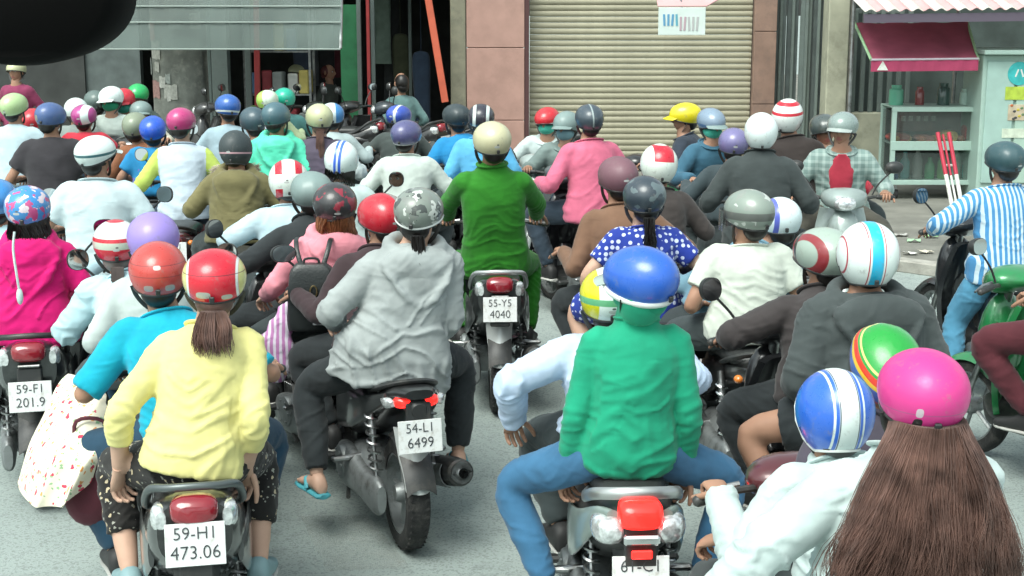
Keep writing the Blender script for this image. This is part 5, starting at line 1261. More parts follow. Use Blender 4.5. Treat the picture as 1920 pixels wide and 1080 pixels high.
# ---- 59-H1 473.06, yellow shirt and turquoise shirt
yw = D(12); loc = at_plate(366, 1015, 4.5, yw)
bk1 = make_bike('black scooter with rounded tail and plate 59-H1 473.06', loc, yw, 'round', (.018, .02, .02), (.05, .055, .055), ('59-H1', '473.06'), pz=.06, rail=mat('dark_grey_rail', (.12, .14, .14), .35, .5), skip=('mirror_stem', 'mirror_housing', 'mirror_glass'))
yel = cloth(H('#efe79a', .88), 'yellow_cotton')
fl = cloth((.018, .017, .016), 'black_floral', pattern='floral', colors=[(.5, .42, .28), (.30, .30, .26)], scale=2.0)
person('woman in yellow shirt and black floral trousers with red cartoon-sided helmet and brown ponytail', bk1, hw(402, 512, 5.02), 'p', 2, yel, '34', legs=fl, legkind='crop', shoes='shoe', shoecol=H('#8fb0b4', .8), sw=.93, hem=1.04, hem_t=-.10,
       hm=hmat('helm_red_sides', H('#d21f34', .95), [('x', .104, .014, (.62, .60, .22), True), ('x', .085, .004, WHT, True), ('z', .052, .0012, (.12, .01, .02))], dec=[(-.03, -.02, .026, .013, (.45, .47, .42)), (.05, -.03, .018, .010, (.45, .47, .42))]), hair='pony', hairm=HAIRBR, hlen=.78, detail=2, wr=.009, hyaw=D(-6), hscale=.98,
       hands={-1: (-.25, .07, -.06), 1: (.18, .06, -.08)}, elbow={-1: A(-.75, -.7, .0), 1: A(.2, -1, .0)}, feet={-1: (-.235, .12, .42), 1: (.215, .12, .42)}, knees={-1: A(-.38, .9, .5), 1: A(.25, .9, .45)}, seed=3, seatoff=(0, -.40, SEAT_P))
turq = cloth(H('#18a9c4', .92), 'turquoise_cotton')
person('man in turquoise shirt and jeans steering the black scooter ahead of the yellow shirt', bk1, hw(296, 500, 5.45), 'd', 1, turq, 'elbow', legs=denimd, detail=2, hm=hmat('helm_brick_red', H('#c2453f', .95), [('z', .06, .0012, (.2, .03, .03)), ('z', .02, .0012, (.2, .03, .03))], dec=[(.0, .055, .014, .008, (.6, .55, .52)), (-.035, -.022, .018, .012, (.4, .3, .28)), (.045, -.022, .018, .012, (.4, .3, .28))]), sw=1.07, wr=.005,
       feet={-1: (-.30, .10, .36), 1: (.2, .14, .36)}, knees={-1: A(-1.0, .5, .4), 1: A(.5, .8, .5)}, seed=5, elbow={-1: A(-.75, -.5, -.8), 1: A(.7, -.3, -.5)})
# floral sun skirt spread over the scooter's left side and a maroon bag below it
flo = cloth(H('#efe9d2', .9), 'cream_floral', pattern='floral', colors=[H('#c8405a'), H('#d89a60'), H('#8fb38a')], scale=1.5)
CP = [[(128, 702, 5.75), (190, 715, 5.65), (215, 765, 5.5), (216, 800, 5.4)],
      [(85, 740, 5.6), (140, 770, 5.35), (190, 800, 5.25), (206, 825, 5.3)],
      [(52, 830, 5.5), (100, 850, 5.15), (150, 870, 5.12), (185, 860, 5.25)],
      [(30, 905, 5.5), (62, 955, 5.2), (105, 975, 5.15), (160, 905, 5.2)]]
CPw = np.array([[unproj(*c) for c in r] for r in CP]); G = []
for u in np.linspace(0, 1, 26):
    bu = A((1 - u) ** 3, 3 * u * (1 - u) ** 2, 3 * u * u * (1 - u), u ** 3); row = []
    for v in np.linspace(0, 1, 26):
        q = 1 - v; bv = A(q ** 3, 3 * v * q * q, 3 * v * v * q, v ** 3); p = np.einsum('i,ijk,j->k', bu, CPw, bv)
        row.append(p + A(.012 * math.sin(v * 17 + u * 3), -.022 * math.sin(v * 13 + u * 4) * (.3 + u), .008 * math.sin(u * 11)))
    G.append(row)
G = np.array(G); c0_ = G.reshape(-1, 3).mean(0); c0_[2] = 0
# stretch corners a little past the control net so the edge reaches the photograph's outline
b = MB(); b.sheet(G - c0_, .006); o = obj('floral_cloth', b, flo, None, 70); o.location = tuple(c0_)
tag(o, 'cream floral sun skirt draped over the left side of the black scooter', 'cloth')
p = unproj(175, 905, 5.35); b = MB(); b.loft([(-.10, 0, 0, .05, .08), (-.06, 0, 0, .10, .15), (.06, 0, 0, .11, .16), (.1, 0, 0, .06, .1)], 18, 4); b.tube(smooth_path([(-.06, 0, .14), (-.05, 0, .24), (.05, 0, .24), (.06, 0, .14)], 4), .008, 6)
o = obj('cloth_bag', b, cloth(H('#5a2c36'), 'maroon_cloth'), None, 60); o.location = tuple(p); tag(o, 'maroon cloth bag hanging under the floral sun skirt', 'bag')

# ---- 61-C1, green hoodie
yw = D(3); loc = at_plate(1203, 1078, 4.62, yw)
bk2 = make_bike('silver and black scooter with lit red lamp and plate 61-C1', loc, yw, 'silver', H('#9fb0aa', .7), None, ('61-C1', ''), pz=-.10, lit=True, rail=mat('silver_rail', (.45, .47, .46), .3, .8, var=.1), skip=('mirror_stem', 'mirror_housing', 'mirror_glass'))
grn = cloth(H('#1f9c78', .95), 'sea_green_fleece')
person('passenger in sea green hooded top and jeans with blue white-rimmed helmet', bk2, hw(1200, 512, 4.98), 'p', 1, grn, 'long', collar=True, legs=denim, legkind='tight', sw=.95, hem=1.0, hm=hmat('helm_cobalt', H('#2a62c4', .95)), rim=mat('white_rim_fat', (.72, .76, .73), .4), peak=mat('clear_peak', (.35, .42, .38), .2), visor=False,
       hyaw=D(38), hroll=D(-6), hscale=1.06, hair='short', hairm=grn, detail=2, wr=.007, seed=8, rib=True, rimfat=True, neckwrap=grn, hands={-1: (-.205, .04, -.11), 1: (.205, .04, -.11)}, elbow={-1: A(-.45, -.9, 0), 1: A(.45, -.9, 0)},
       feet={-1: (-.285, .05, .33), 1: (.285, .05, .33)}, knees={-1: A(-.85, .5, -.05), 1: A(.85, .5, -.05)}, mask=cloth(H('#1f9c78', .95), 'sea_green_fleece'), seatoff=(0, -.40, SEAT_P))
pbj = cloth(H('#c3d6ee', .92), 'pale_blue_nylon', rough=.6)
person('driver in pale blue windbreaker with yellow and white helmet', bk2, hw(1142, 548, 5.42), 'd', 1, pbj, 'long', legs=darkg, detail=2, hm=hmat('helm_yellow_white', H('#d8d418', .9), [('x', .0, .05, WHT), ('z', .02, .012, (.12, .4, .2))]), sw=1.1, off=0.024, wr=.012, seed=11, hands={-1: (*(rotz(-yw) @ (unproj(962, 786, 5.5) - A(loc[0], loc[1], 0))), 0)}, elbow={-1: A(-.8, -.5, .2), 1: A(.6, -.3, -.5)})

# ---- pink helmet and blue striped helmet, nearest on the right
yw = D(10); h1 = hw(1730, 722, 3.55); loc = at_head(h1, yw, -.33)
bk3 = make_bike('dark red scooter under the long haired woman and the striped helmet driver', loc, yw, 'round', (.10, .02, .025), None, None, skip=('mirror_stem', 'mirror_housing', 'mirror_glass'))
wsh = cloth(H('#dcefec', .68), 'white_shirting', bump=.45)
person('woman with long brown hair, pink helmet and white shirt', bk3, h1, 'p', 2, wsh, 'long', legs=denimd, detail=2, hm=hmat('helm_pink', H('#d63a8c', .95), [('z', -.005, .0012, (.4, .08, .22))], dec=[(-.045, .0, .008, .012, (.55, .45, .5)), (-.045, -.03, .010, .014, (.02, .02, .02))], rough=.4, coat=.25), hair='long', hairm=HAIRBR, hyaw=D(-8), hscale=1.02, seed=14, wr=.014, hands={-1: (-.52, .02, .0), 1: (.16, .36, .15)}, elbow={-1: A(-.4, -.6, .5), 1: A(.6, -.6, -.4)}, sw=1.22, off=.022, collar=True, seatoff=(-.10, -.37, SEAT_P))
person('driver in white long sleeved shirt with blue helmet and broad white stripe', bk3, hw(1565, 755, 3.98), 'd', 1, wsh, 'long', legs=darkg, detail=2, hm=hmat('helm_blue_stripe', H('#2c66cc', .95), [('x', .0, .034, WHT), ('x', .031, .0018, (.03, .05, .09), True), ('x', .048, .0035, WHT, True)]), helmet='open', hscale=.90, rim=RIMW, sw=1.06, off=0.019, wr=.010, seed=16, collar=True, elbow={-1: A(-.4, -.3, -.9), 1: A(.6, -.3, -.8)}, hyaw=D(-4), hpitch=D(-8), buckle=False)
person('child with rainbow banded green helmet in front of the striped helmet driver', bk3, hw(1658, 668, 4.42), 'd', 1, cloth(H('#4a4550'), 'child_dark'), 'short', legs=darkg, detail=1, hm=hmat('helm_rainbow', H('#1f9a3a', .95), [('z', .058, .010, H('#d83a22')), ('z', .042, .007, H('#e0b83a')), ('z', .079, .003, H('#e8d080')), ('z', .012, .023, H('#4a62b0')), ('z', -.03, .02, H('#b03a78'))]), hscale=1.0, seatoff=(-.02, .36, .60), sw=0.75, hands={-1: (-.2, .15, .1), 1: (.2, .15, .1)}, feet={-1: (-.10, .02, .38), 1: (.10, .02, .38)}, knees={-1: A(-.2, 1, .2), 1: A(.2, 1, .2)}, hpitch=D(38), seed=19)

# ---- black hooded jacket, white helmet with pale blue stripe
yw = D(13); h1 = hw(1627, 465, 5.55); loc = at_head(h1, yw, -.34)
bk4 = make_bike('black motorbike of the pair in dark jackets, round mirror on its left', loc, yw, 'cub', (.015, .016, .018), None, None)
blj = cloth(H('#464d4d', .9), 'black_hoodie')
person('passenger in black hooded jacket and shorts with sky blue striped white helmet', bk4, h1, 'p', 1, blj, 'long', hood=True, legs=blackc, legkind='short', shoes='flip', helmet='open', hscale=.98, hm=hmat('helm_white_sky', H('#e8f3ee', .95), [('x', 0, .024, H('#20b4dc')), ('x', .033, .0022, H('#b02840'), True), ('x', .107, .002, H('#b02840'), True)], rough=.25), detail=2, wr=.009, sw=1.3, off=0.030, seed=23, hyaw=D(-11), feet={-1: (-.30, .06, .40), 1: (.28, .10, .40)}, knees={-1: A(-1, .75, .7), 1: A(.8, .8, .6)}, seatoff=(0, -.40, SEAT_P))
person('driver in charcoal jacket with grey and red streaked helmet leaning left', bk4, hw(1545, 468, 6.02), 'd', 1, cloth(H('#423d3d', .9), 'charcoal_jacket'), 'long', legs=blackc, collar=True, helmet='half', hscale=1.06, hm=hmat('helm_grey_red', H('#a7b8ac', .85), [('x', -.085, .012, H('#8a2a30')), ('y', .06, .012, H('#3a3a38'))], rough=.35), hyaw=D(12), detail=2, wr=.008, sw=1.12, off=0.019, seed=25, elbow={-1: A(-1, -.2, -.3), 1: A(.7, -.3, -.5)})

# ---- 54-L1 6499, grey hoodie
yw = D(19); loc = at_plate(790, 822, 6.02, yw)
bk5 = make_bike('black sporty scooter with split lit lamps and plate 54-L1 6499', loc, yw, 'sport', (.018, .019, .02), (.05, .055, .058), ('54-L1', '6499'), pz=-.05, lit=True, guard=mat('silver_mudguard', (.5, .53, .52), .3, .15, var=.2))
gh = cloth(H('#a6adac', .86), 'grey_marl_fleece')
pp, inf = person('woman in loose grey hooded jacket with camouflage helmet and turquoise sandals', bk5, hw(785, 388, 6.5), 'p', 2, gh, 'long', hood=True, legs=blackc, shoes='flip', shoecol=H('#4fa8b4', .9), helmet='cap', hm=hmat('helm_camo', H('#8b958c', .8), spots=[(.06, .07, .065), (.55, .58, .54), (.2, .22, .2)], sscale=16, rough=.3), rim=RIMW, peak=RIMG, hair='tail', hlen=.7, hyaw=D(-30), hroll=D(4), detail=2, wr=.011, sw=1.14, hem=1.38, hem_t=-.34, off=0.020, seed=29,
       hands={-1: (-.22, .22, .10), 1: (.17, .2, .03)}, elbow={-1: A(-.75, -.55, -.35), 1: A(.2, -.8, -.6)}, feet={-1: (-.35, .08, .31), 1: (.33, .14, .33)}, knees={-1: A(-.55, .9, .3), 1: A(.8, .8, .4)})
person('driver in dark brown jacket with red helmet ahead of the grey hooded jacket', bk5, hw(716, 398, 6.98), 'd', 1, cloth(H('#3f3134', .9), 'dark_brown_jacket'), 'long', legs=blackc, hm=hmat('helm_red_plain', H('#c02434', .95), [('x', .06, .05, H('#8d8580'))]), hair='short', detail=1, wr=.009, sw=1.06, off=0.016, seed=31, elbow={-1: A(-.45, -.4, -.8), 1: A(.7, -.3, -.5)}, hyaw=D(20))

# ---- 59-F1, magenta hoodie at the left edge
yw = D(14); loc = at_plate(57, 748, 6.6, yw)
bk6 = make_bike('dark grey scooter with plate 59-F1 under the magenta hooded top', loc, yw, 'round', (.025, .03, .03), None, ('59-F1', '201.9'), pz=-.04)
mag = cloth(H('#d61472', .95), 'magenta_fleece')
person('woman in magenta hooded top with sky blue helmet printed with pastel patches', bk6, hw(52, 382, 7.05), 'p', 2, mag, 'long', hood=True, legs=blackc, hm=hmat('helm_sky_patches', H('#3f8fd0', .95), spots=[H('#e8d8e0', .9), H('#c8508a', .9)], sscale=20), hair='bob', hyaw=D(-10), detail=2, sw=1.07, wr=.009, hem=1.25, hem_t=-.24, off=0.016, seed=33)
person('driver in pale shirt with azure helmet ahead of the magenta hooded top', bk6, hw(-8, 366, 7.5), 'd', 1, palebl, 'long', legs=darkg, hm=hmat('helm_azure', H('#3a86c8', .95)), detail=0, seed=34)
# draw cord of the hood
q = unproj(30, 475, 6.72); b = MB(); b.tube(smooth_path([(.0, 0, .10), (-.008, -.01, .02), (.0, -.01, -.10), (.005, -.005, -.17)], 4), .006, 6); b.ell((.006, -.005, -.20), (.016, .014, .04), 10, 8)
o = obj('hood_cord', b, wm, None, 60); o.location = tuple(q); tag(o, 'thick white tasselled cord hanging on the magenta hooded top', 'cord')

# ---- pale blue shirt and purple helmet pair, between magenta and turquoise
yw = D(14); h1 = hw(287, 440, 6.25); loc = at_head(h1, yw, -.34)
bk7 = make_bike('dark motorbike of the pair in pale blue shirts', loc, yw, 'cub', (.02, .03, .05), None, None)
person('passenger in grey veil shirt with lilac helmet behind the pale blue shirt', bk7, h1, 'p', 2, cloth(H('#b7c3c0'), 'grey_voile'), 'long', legs=darkg, hm=hmat('helm_lilac', H('#9a86d0', .95), rough=.35, coat=.3), rim=HPURP, hair='tail', detail=1, seed=36, hscale=1.02)
person('driver in baggy pale blue shirt with red and white banded helmet', bk7, hw(218, 448, 6.72), 'd', 1, palebl, 'long', legs=denimd, hm=hmat('helm_red_bands', RED_, [('z', .088, .032, WHT), ('z', .022, .016, (.50, .55, .46))]), detail=2, off=0.022, sw=1.12, wr=.012, seed=38, elbow={-1: A(-.8, -.6, -.9), 1: A(.7, -.3, -.5)}, hair='tail', hairm=mat('hair_grey_brown', (.16, .13, .12), .5, var=.3))

# ---- pink hoodie with backpack, on a bike swung to the left
yw = D(33); h1 = hw(628, 376, 7.35); loc = at_head(h1, yw, -.34)
bk8 = make_bike('black motorbike turned aside under the pink hooded top', loc, yw, 'cub', (.03, .03, .03), None, ('59', '3'))
pk = cloth(H('#e0909c', .95), 'dusty_pink_fleece')
pp, inf = person('woman in dusty pink hooded top with coppery hair and black and red flowered helmet', bk8, h1, 'p', 2, pk, 'long', hood=True, legs=darkg, shoes='flip', shoecol=H('#8a5a96'), hm=hmat('helm_black_red', (.03, .03, .032), spots=[H('#8a2436')], sscale=13, rough=.3), hair='bob', hairm=HAIRCO, hlen=1.1, detail=2, wr=.007, seed=41, hyaw=D(-28), sw=1.03, twist=D(-20), feet={-1: (-.36, .06, .33), 1: (.25, .12, .4)}, elbow={-1: A(-.8, -.6, -.5), 1: A(.7, -.6, -.4)}, seatoff=(-.13, -.40, SEAT_P))
person('driver in black blazer with grey helmet ahead of the pink hooded top', bk8, hw(584, 352, 7.82), 'd', 1, blackc, 'long', legs=blackc, hm=HGREY, hyaw=D(-20), detail=1, sw=1.07, off=0.017, seed=43, collar=True, elbow={-1: A(-1, -.4, -.4), 1: A(.7, -.3, -.5)})
# black backpack on the pink hoodie
bp = unproj(586, 556, 7.02); yb = D(33 - 20 - 10)
pk_o = thing('backpack', 'small black leather backpack with gold buckle on the dusty pink hooded top', 'backpack', (bp[0], bp[1], bp[2] - .16), yb)
LEA = mat('black_leather', (.022, .026, .026), .38, var=.2, bump=.2, bscale=90); GOLD = mat('gold_metal', (.6, .45, .22), .3, 1.0)
b = MB(); b.loft([(0, 0, .0, .115, .05), (.02, 0, 0, .125, .065), (.16, 0, .0, .12, .065), (.28, 0, 0, .105, .055), (.315, 0, 0, .08, .035)], 24, 4, e=3.6, axis='z'); obj('bag_body', b, LEA, pk_o, 50)
b = MB(); b.loft([(.14, 0, -.062, .105, .008), (.2, 0, -.066, .11, .010), (.29, 0, -.052, .095, .012), (.325, 0, -.02, .075, .03)], 20, 4, e=4, axis='z'); obj('flap', b, LEA, pk_o, 50)
b = MB(); tor = [(.012 + .016 * math.cos(a), -.082, .20 + .028 * math.sin(a)) for a in np.linspace(0, 2 * math.pi, 16)]; b.tube(tor, .004, 6); obj('buckle', b, GOLD, pk_o, 60)
b = MB(); b.tube(smooth_path([(-.035, -.01, .31), (-.03, -.012, .345), (.03, -.012, .345), (.035, -.01, .31)], 4), .006, 6); obj('top_handle', b, LEA, pk_o, 60)
for sx in (-1, 1):
    b = MB(); b.tube(smooth_path([(sx * .05, .03, .30), (sx * .072, .06, .365), (sx * .082, .12, .41), (sx * .085, .22, .41)], 5), (.012, .004), 8); obj('shoulder_strap', b, LEA, pk_o, 60)
b = MB(); b.box((.03, -.072, .065), (.05, .012, .06), None, .004); obj('pocket_mirror', b, mat('white_patch', (.8, .82, .82), .3), pk_o, 30)
# pink and white plastic bag hung left of her
pb = unproj(517, 640, 7.0); b = MB(); b.loft([(-.20, .0, 0, .02, .02), (-.15, 0, 0, .07, .045), (-.02, 0, 0, .085, .05), (.10, .03, 0, .05, .03), (.20, .06, 0, .012, .012)], 18, 5, axis='z')
V = b.v[0]; V += np.stack([.01 * np.sin(V[:, 2] * 60 + V[:, 0] * 40), .012 * np.sin(V[:, 2] * 35 + V[:, 0] * 70), 0 * V[:, 0]], 1)
o = obj('plastic_bag', b, cloth(H('#c98ac0', .95), 'pink_white_plastic', pattern='stripes', colors=[H('#ece2f0', .95)], rough=.4, scale=1.2), None, 70); o.location = tuple(pb); tag(o, 'pink and white striped plastic bag hanging beside the backpack', 'bag')

# ---- 55-Y5 4040, green uniform
yw = D(3); loc = at_plate(938, 571, 8.15, yw)
bk9 = make_bike('dark scooter with pale rail and plate 55-Y5 4040', loc, yw, 'round', (.03, .034, .034), (.06, .065, .065), ('55-Y5', '4040'), pz=.03, rail=mat('pale_rail', (.5, .52, .52), .3, .6), guard=mat('silver_guard', (.52, .55, .54), .25, .15), skip=('mirror_stem', 'mirror_housing', 'mirror_glass'))
uni = cloth(H('#2f7f24', .95), 'uniform_green')
person('man in bright green uniform with tan helmet', bk9, hw(922, 258, 8.62), 'd', 1, uni, 'long', legs=cloth(H('#2f7f24', .9), 'uniform_green_b'), hm=hmat('helm_tan', H('#c8c4a0', .92), rough=.3), hyaw=D(14), detail=2, sw=1.10, off=0.015, wr=.006, seed=47, collar=True, hem=1.06, hem_t=-.08, seatoff=(0, -.12, SEAT_D), elbow={-1: A(-1, -.3, -.5), 1: A(1, -.3, -.5)}, feet={-1: (-.21, .22, .34), 1: (.21, .22, .34)}, knees={-1: A(-.35, .9, .3), 1: A(.3, .9, .3)})

# ---- blue dotted dress and brown shirt
yw = D(8); h1 = hw(1208, 362, 7.55); loc = at_head(h1, yw, -.34)
bk10 = make_bike('red and black motorbike under the blue polka dot dress', loc, yw, 'cub', (.12, .015, .02), None, None, skip=('mirror_stem', 'mirror_housing', 'mirror_glass'))
dot = cloth(H('#2a3f9c', .9), 'navy_dots', pattern='dots', colors=[H('#cfd8f0', .9)], scale=1.25)
person('woman in blue polka dot dress with dark flowered helmet and dark hair', bk10, h1, 'p', 2, dot, 'short', legs=dot, legkind='skirt', shoes='flip', hm=hmat('helm_dark_flower', H('#39454f', .8), spots=[H('#66767a', .8)], sscale=11, rough=.3), hair='tail', hlen=.8, detail=2, hem=1.15, hem_t=-.3, seed=51, wr=.006, hands={-1: (-.25, .15, -.05), 1: (.25, .1, -.05)}, elbow={-1: A(-1, -.6, -.2), 1: A(1, -.5, -.2)})
person('driver in brown shirt with dull maroon helmet ahead of the polka dot dress', bk10, hw(1158, 325, 8.05), 'd', 1, cloth(H('#7d5f4c', .9), 'brown_shirt'), 'long', legs=blackc, hm=hmat('helm_dull_maroon', H('#7a5660', .9), rough=.45, coat=.1), detail=1, seed=53, sw=1.07, hyaw=D(10), elbow={-1: A(-.3, -.6, -.9), 1: A(.7, -.3, -.5)})

# ---- off white tee with camo helmet; blue shirt driver
yw = D(6); h1 = hw(1403, 392, 6.95); loc = at_head(h1, yw, -.34)
bk11 = make_bike('black motorbike under the off white tee shirt', loc, yw, 'cub', (.02, .02, .02), None, None, skip=('mirror_stem', 'mirror_housing', 'mirror_glass'))
person('man in off white tee shirt with grey camouflage helmet and goggles band', bk11, h1, 'p', 1, cloth(H('#dde5d8', .80), 'offwhite_cotton'), 'short', legs=darkg, hm=hmat('helm_camo_grey', H('#8f9c92', .85), [('z', .012, .018, (.12, .13, .12))], spots=[(.25, .28, .25), (.5, .54, .5)], sscale=14, rough=.3), visor=True, detail=2, sw=1.12, off=0.016, hem=1.08, seed=57, hyaw=D(28), wr=.007, elbow={-1: A(-.5, -.6, -.4), 1: A(.5, -.6, -.4)})
person('driver in grey blue shirt with white and blue helmet ahead of the off white tee', bk11, hw(1462, 405, 7.4), 'd', 1, cloth(H('#6f93a4', .9), 'grey_blue_shirt'), 'long', legs=darkg, hm=hmat('helm_white_blue', H('#dceef0', .95), [('x', -.05, .012, H('#5a66c0'))]), detail=1, seed=59, sw=1.06, hpitch=D(-8), seatoff=(-.05, 0, SEAT_D))

# ---- striped shirt man at the right edge, foot on the road
yw = D(14); h1 = hw(1884, 292, 8.8); loc = at_head(h1, yw, .06)
bk12 = make_bike('black motorbike under the blue striped shirt', loc, yw, 'cub', (.02, .022, .025), None, None)
person('man in blue and white striped shirt and jeans with dark teal helmet', bk12, h1, 'd', 1, cloth(H('#4f94c8', .9), 'blue_stripes', pattern='stripes', colors=[H('#cfe4ee', .9)], scale=1.1), 'long', legs=cloth(H('#4f8aa8', .95), 'pale_denim'), hm=HTEAL, detail=2, sw=1.14, off=0.019, hem=1.1, hem_t=-.26, seed=61, feet={-1: (-.30, .02, .095), 1: (.2, .14, .37)}, knees={-1: A(-.2, 1, 0), 1: A(.5, .8, .6)}, elbow={-1: A(-1, -.3, -.4), 1: A(1, -.3, -.4)})

# ---- green scooter at the right edge
yw = D(28); p = ground(1990, 930); loc = (p[0] + .10, p[1] + .1)
bk13 = make_bike('bright green scooter cut by the right edge with its mirror to the sky', loc, yw, 'round', H('#2a8c50', .9), H('#2a8c50', .9), None)
person('rider in maroon jacket on the bright green scooter', bk13, hw(2120, 520, 5.95), 'd', 1, cloth(H('#6e3440', .9), 'maroon_jacket'), 'long', legs=cloth(H('#5a2a32', .9), 'maroon_trousers'), hm=HDK, detail=1, seed=63, off=0.017)
# ------------------------------------------------------------------ the crowd farther up the road
def hz(px, py, z):
    lo, hi = 3.0, 40.0
    p = unproj(px, py, 10.0); k = (HCAM - z) / (HCAM - p[2]); return unproj(px, py, 10.0 * k)
def far(label, px, py, z, top, hm, yaw=8, sleeve='long', legs=None, seat='d', bike=None, blabel=None, style='cub', body=(.02, .02, .022), lean=.08, skin=1, detail=0, bikekw=None, **kw):
    h = hz(px, py, z); yw = D(yaw)
    if bike is None:
        bike = make_bike(blabel, at_head(h, yw, lean if seat == 'd' else -.385 + lean * .6), yw, style, body, None, detail=1, skip=() if (int(px) * 7) % 10 < 4 else ('mirror_stem', 'mirror_housing', 'mirror_glass'), **(bikekw or {}))
    q_ = random.Random(int(px * 13 + py)); kw.setdefault('hyaw', D(q_.uniform(-26, 26))); kw.setdefault('hroll', D(q_.uniform(-6, 6))); kw.setdefault('hpitch', D(q_.uniform(-9, 7))); kw.setdefault('sw', q_.uniform(.96, 1.12)); kw.setdefault('hem', q_.uniform(1.0, 1.12)); kw.setdefault('off', q_.uniform(.011, .022)); kw.setdefault('wr', q_.uniform(.006, .010))
    t, inf = person(label, bike, h, seat, skin, top, sleeve, legs=legs or darkg, hm=hm, detail=detail, seed=int(px) % 83, **kw)
    if kw.get('detail') != 9: LASTP[0] = (t, inf)
    return bike
LASTP = [None]
cl = lambda h, nm, **k: cloth(H(h, .92), nm, **k)
clw = lambda h, nm, **k: cloth(H(h, .74), nm, **k)
B_ = far('man in white tee shirt with white helmet and teal band', 180, 280, 1.50, clw('#dcf0f4', 'white_tee'), hmat('helm_white_teal', H('#e4f2ee', .95), [('z', .02, .008, H('#3a6a70'))]), 6, 'short', legs=cloth(H('#3a4c5c'), 'slate_cloth'), blabel='dark motorbike under the white tee shirt and teal banded helmet', helmet='cap', peak=HW, hpitch=D(6), hyaw=D(-30), detail=1, sw=1.12, off=.018, hem=1.05, wr=.008)
far('rider in black tee shirt with slate blue helmet', 95, 214, 1.50, cl('#38363a', 'black_tee'), hmat('helm_slate_blue', H('#4a6496', .9), rough=.35, dec=[(-.05, .0, .02, .022, (.25, .25, .2))]), 6, 'short', blabel='dark motorbike under the black tee shirt', sw=1.1)
far('rider in white shirt with pale lime helmet', 27, 195, 1.45, clw('#d4ecf4', 'white_shirt_far'), hmat('helm_pale_lime', H('#b8d49a', .9)), 4, blabel='dark motorbike under the pale lime helmet')
far('rider in red top half hidden behind the black tee shirt', 62, 222, 1.28, cl('#c0303e', 'red_top'), HRED, 4, blabel='red motorbike half hidden behind the black tee shirt', body=(.2, .02, .02))
far('rider in red tee shirt with pink and white helmet', 158, 214, 1.30, cl('#c83848', 'red_tee'), hmat('helm_pink_white', H('#b0448a', .95), [('x', .05, .03, WHT)]), 10, 'short', blabel='dark motorbike under the pink and white helmet')
far('rider in grey top with white helmet behind the pink and white helmet', 143, 202, 1.30, cl('#8a9490', 'grey_top'), HW, 10, blabel='dark motorbike under the small white helmet')
far('rider in charcoal coat with dull grey helmet far back', 178, 186, 1.36, cl('#3c4644', 'charcoal_coat'), hmat('helm_dull_grey', H('#5f706c', .9), rough=.5), 8, blabel='grey motorbike under the charcoal coat', body=(.08, .09, .09))
mk = cl('#4fc0a8', 'teal_mask'); mkg = cl('#2a8f6a', 'green_mask')
far('masked rider facing the crowd with white helmet and green mask', 208, 180, 1.40, clw('#d8e6de', 'white_coat'), HW, 176, mask=mkg, blabel='dark motorbike of the green masked rider', peak=HW)
far('masked rider facing the crowd with red peaked helmet and teal mask', 232, 184, 1.36, cl('#c8d8cc', 'pale_coat'), hmat('helm_cherry', H('#d02a3c', .95)), 172, mask=mk, peak=HRED, blabel='dark motorbike of the rider with red peaked helmet')
far('rider facing the crowd with bright green helmet', 258, 174, 1.38, cl('#4a5650', 'moss_coat'), hmat('helm_bright_green', H('#22b060', .95)), 178, blabel='dark motorbike of the bright green helmet')
far('bareheaded looking rider facing the crowd with small grey helmet', 264, 206, 1.26, cl('#bcb8a8', 'sand_coat'), HGREY, 180, peak=HGREY, blabel='dark motorbike of the small grey peaked helmet')
bb = far('rider in blue jersey with royal blue helmet', 287, 238, 1.34, cl('#2a8ac0', 'blue_jersey', pattern='floral', colors=[H('#7a62b8')], scale=.3), hmat('helm_royal', H('#2a5cd0', .95)), 8, 'short', seat='p', blabel='dark motorbike under the blue jersey')
far('driver in brown coat with olive grey helmet ahead of the blue jersey', 254, 232, 1.33, cl('#8a5a40', 'rust_coat'), hmat('helm_olive_grey', H('#8c9680', .9), rough=.4), 8, bike=bb)
far('woman in white vest over lime sleeves with raspberry helmet', 340, 224, 1.475, clw('#dcecf8', 'white_vest'), hmat('helm_raspberry', H('#c0407c', .95)), 6, 'long', slcol=cl('#c4d86a', 'lime_sleeve'), legs=cl('#39485a', 'slate_trousers'), blabel='red tailed motorbike under the white vest and lime sleeves', body=(.16, .02, .03), detail=1, bikekw=dict(plate=('59-U', '')), twist=0, hem=1.05, skin=2)
far('rider in blue grey jacket with blue helmet marked white', 426, 197, 1.42, cl('#9fb6c0', 'blue_grey_jacket'), hmat('helm_blue_mark', H('#2f62b0', .95), [('z', -.02, .008, WHT)]), 5, blabel='dark motorbike under the blue grey jacket')
far('rider in olive jacket with pale fur hood and charcoal helmet', 442, 272, 1.40, cl('#7a7450', 'olive_jacket'), hmat('helm_charcoal_pink', H('#3c4648', .85), [('z', -.018, .006, H('#c8a0a8'))], rough=.45, coat=.1), 6, hood=True, helmet='open', hscale=.92, blabel='dark motorbike under the olive fur hooded jacket', detail=1, sw=1.1, off=.022, wr=.008)
q = hz(442, 318, 1.22); fb = MB(); rr_ = random.Random(4)
for k in range(520):
    a = rr_.uniform(0, 2 * math.pi); rad_ = .125 + rr_.uniform(-.02, .02); p0 = A(rad_ * math.cos(a), .07 * math.sin(a) - .02, rr_.uniform(-.025, .02)); dd = unit(A(math.cos(a), math.sin(a), rr_.uniform(-.8, .9))) * rr_.uniform(.025, .05)
    fb.tube([p0, p0 + dd * .6, p0 + dd], [.004, .003, .0008], 3)
o = obj('fur_trim', fb, mat('pale_fur', (.52, .46, .36), .9, var=.2), None, 60); o.location = tuple(q + A(0, .02, 0)); o['kind'] = 'stuff'; tag(o, 'pale fur trim round the hood of the olive jacket', 'fur trim')
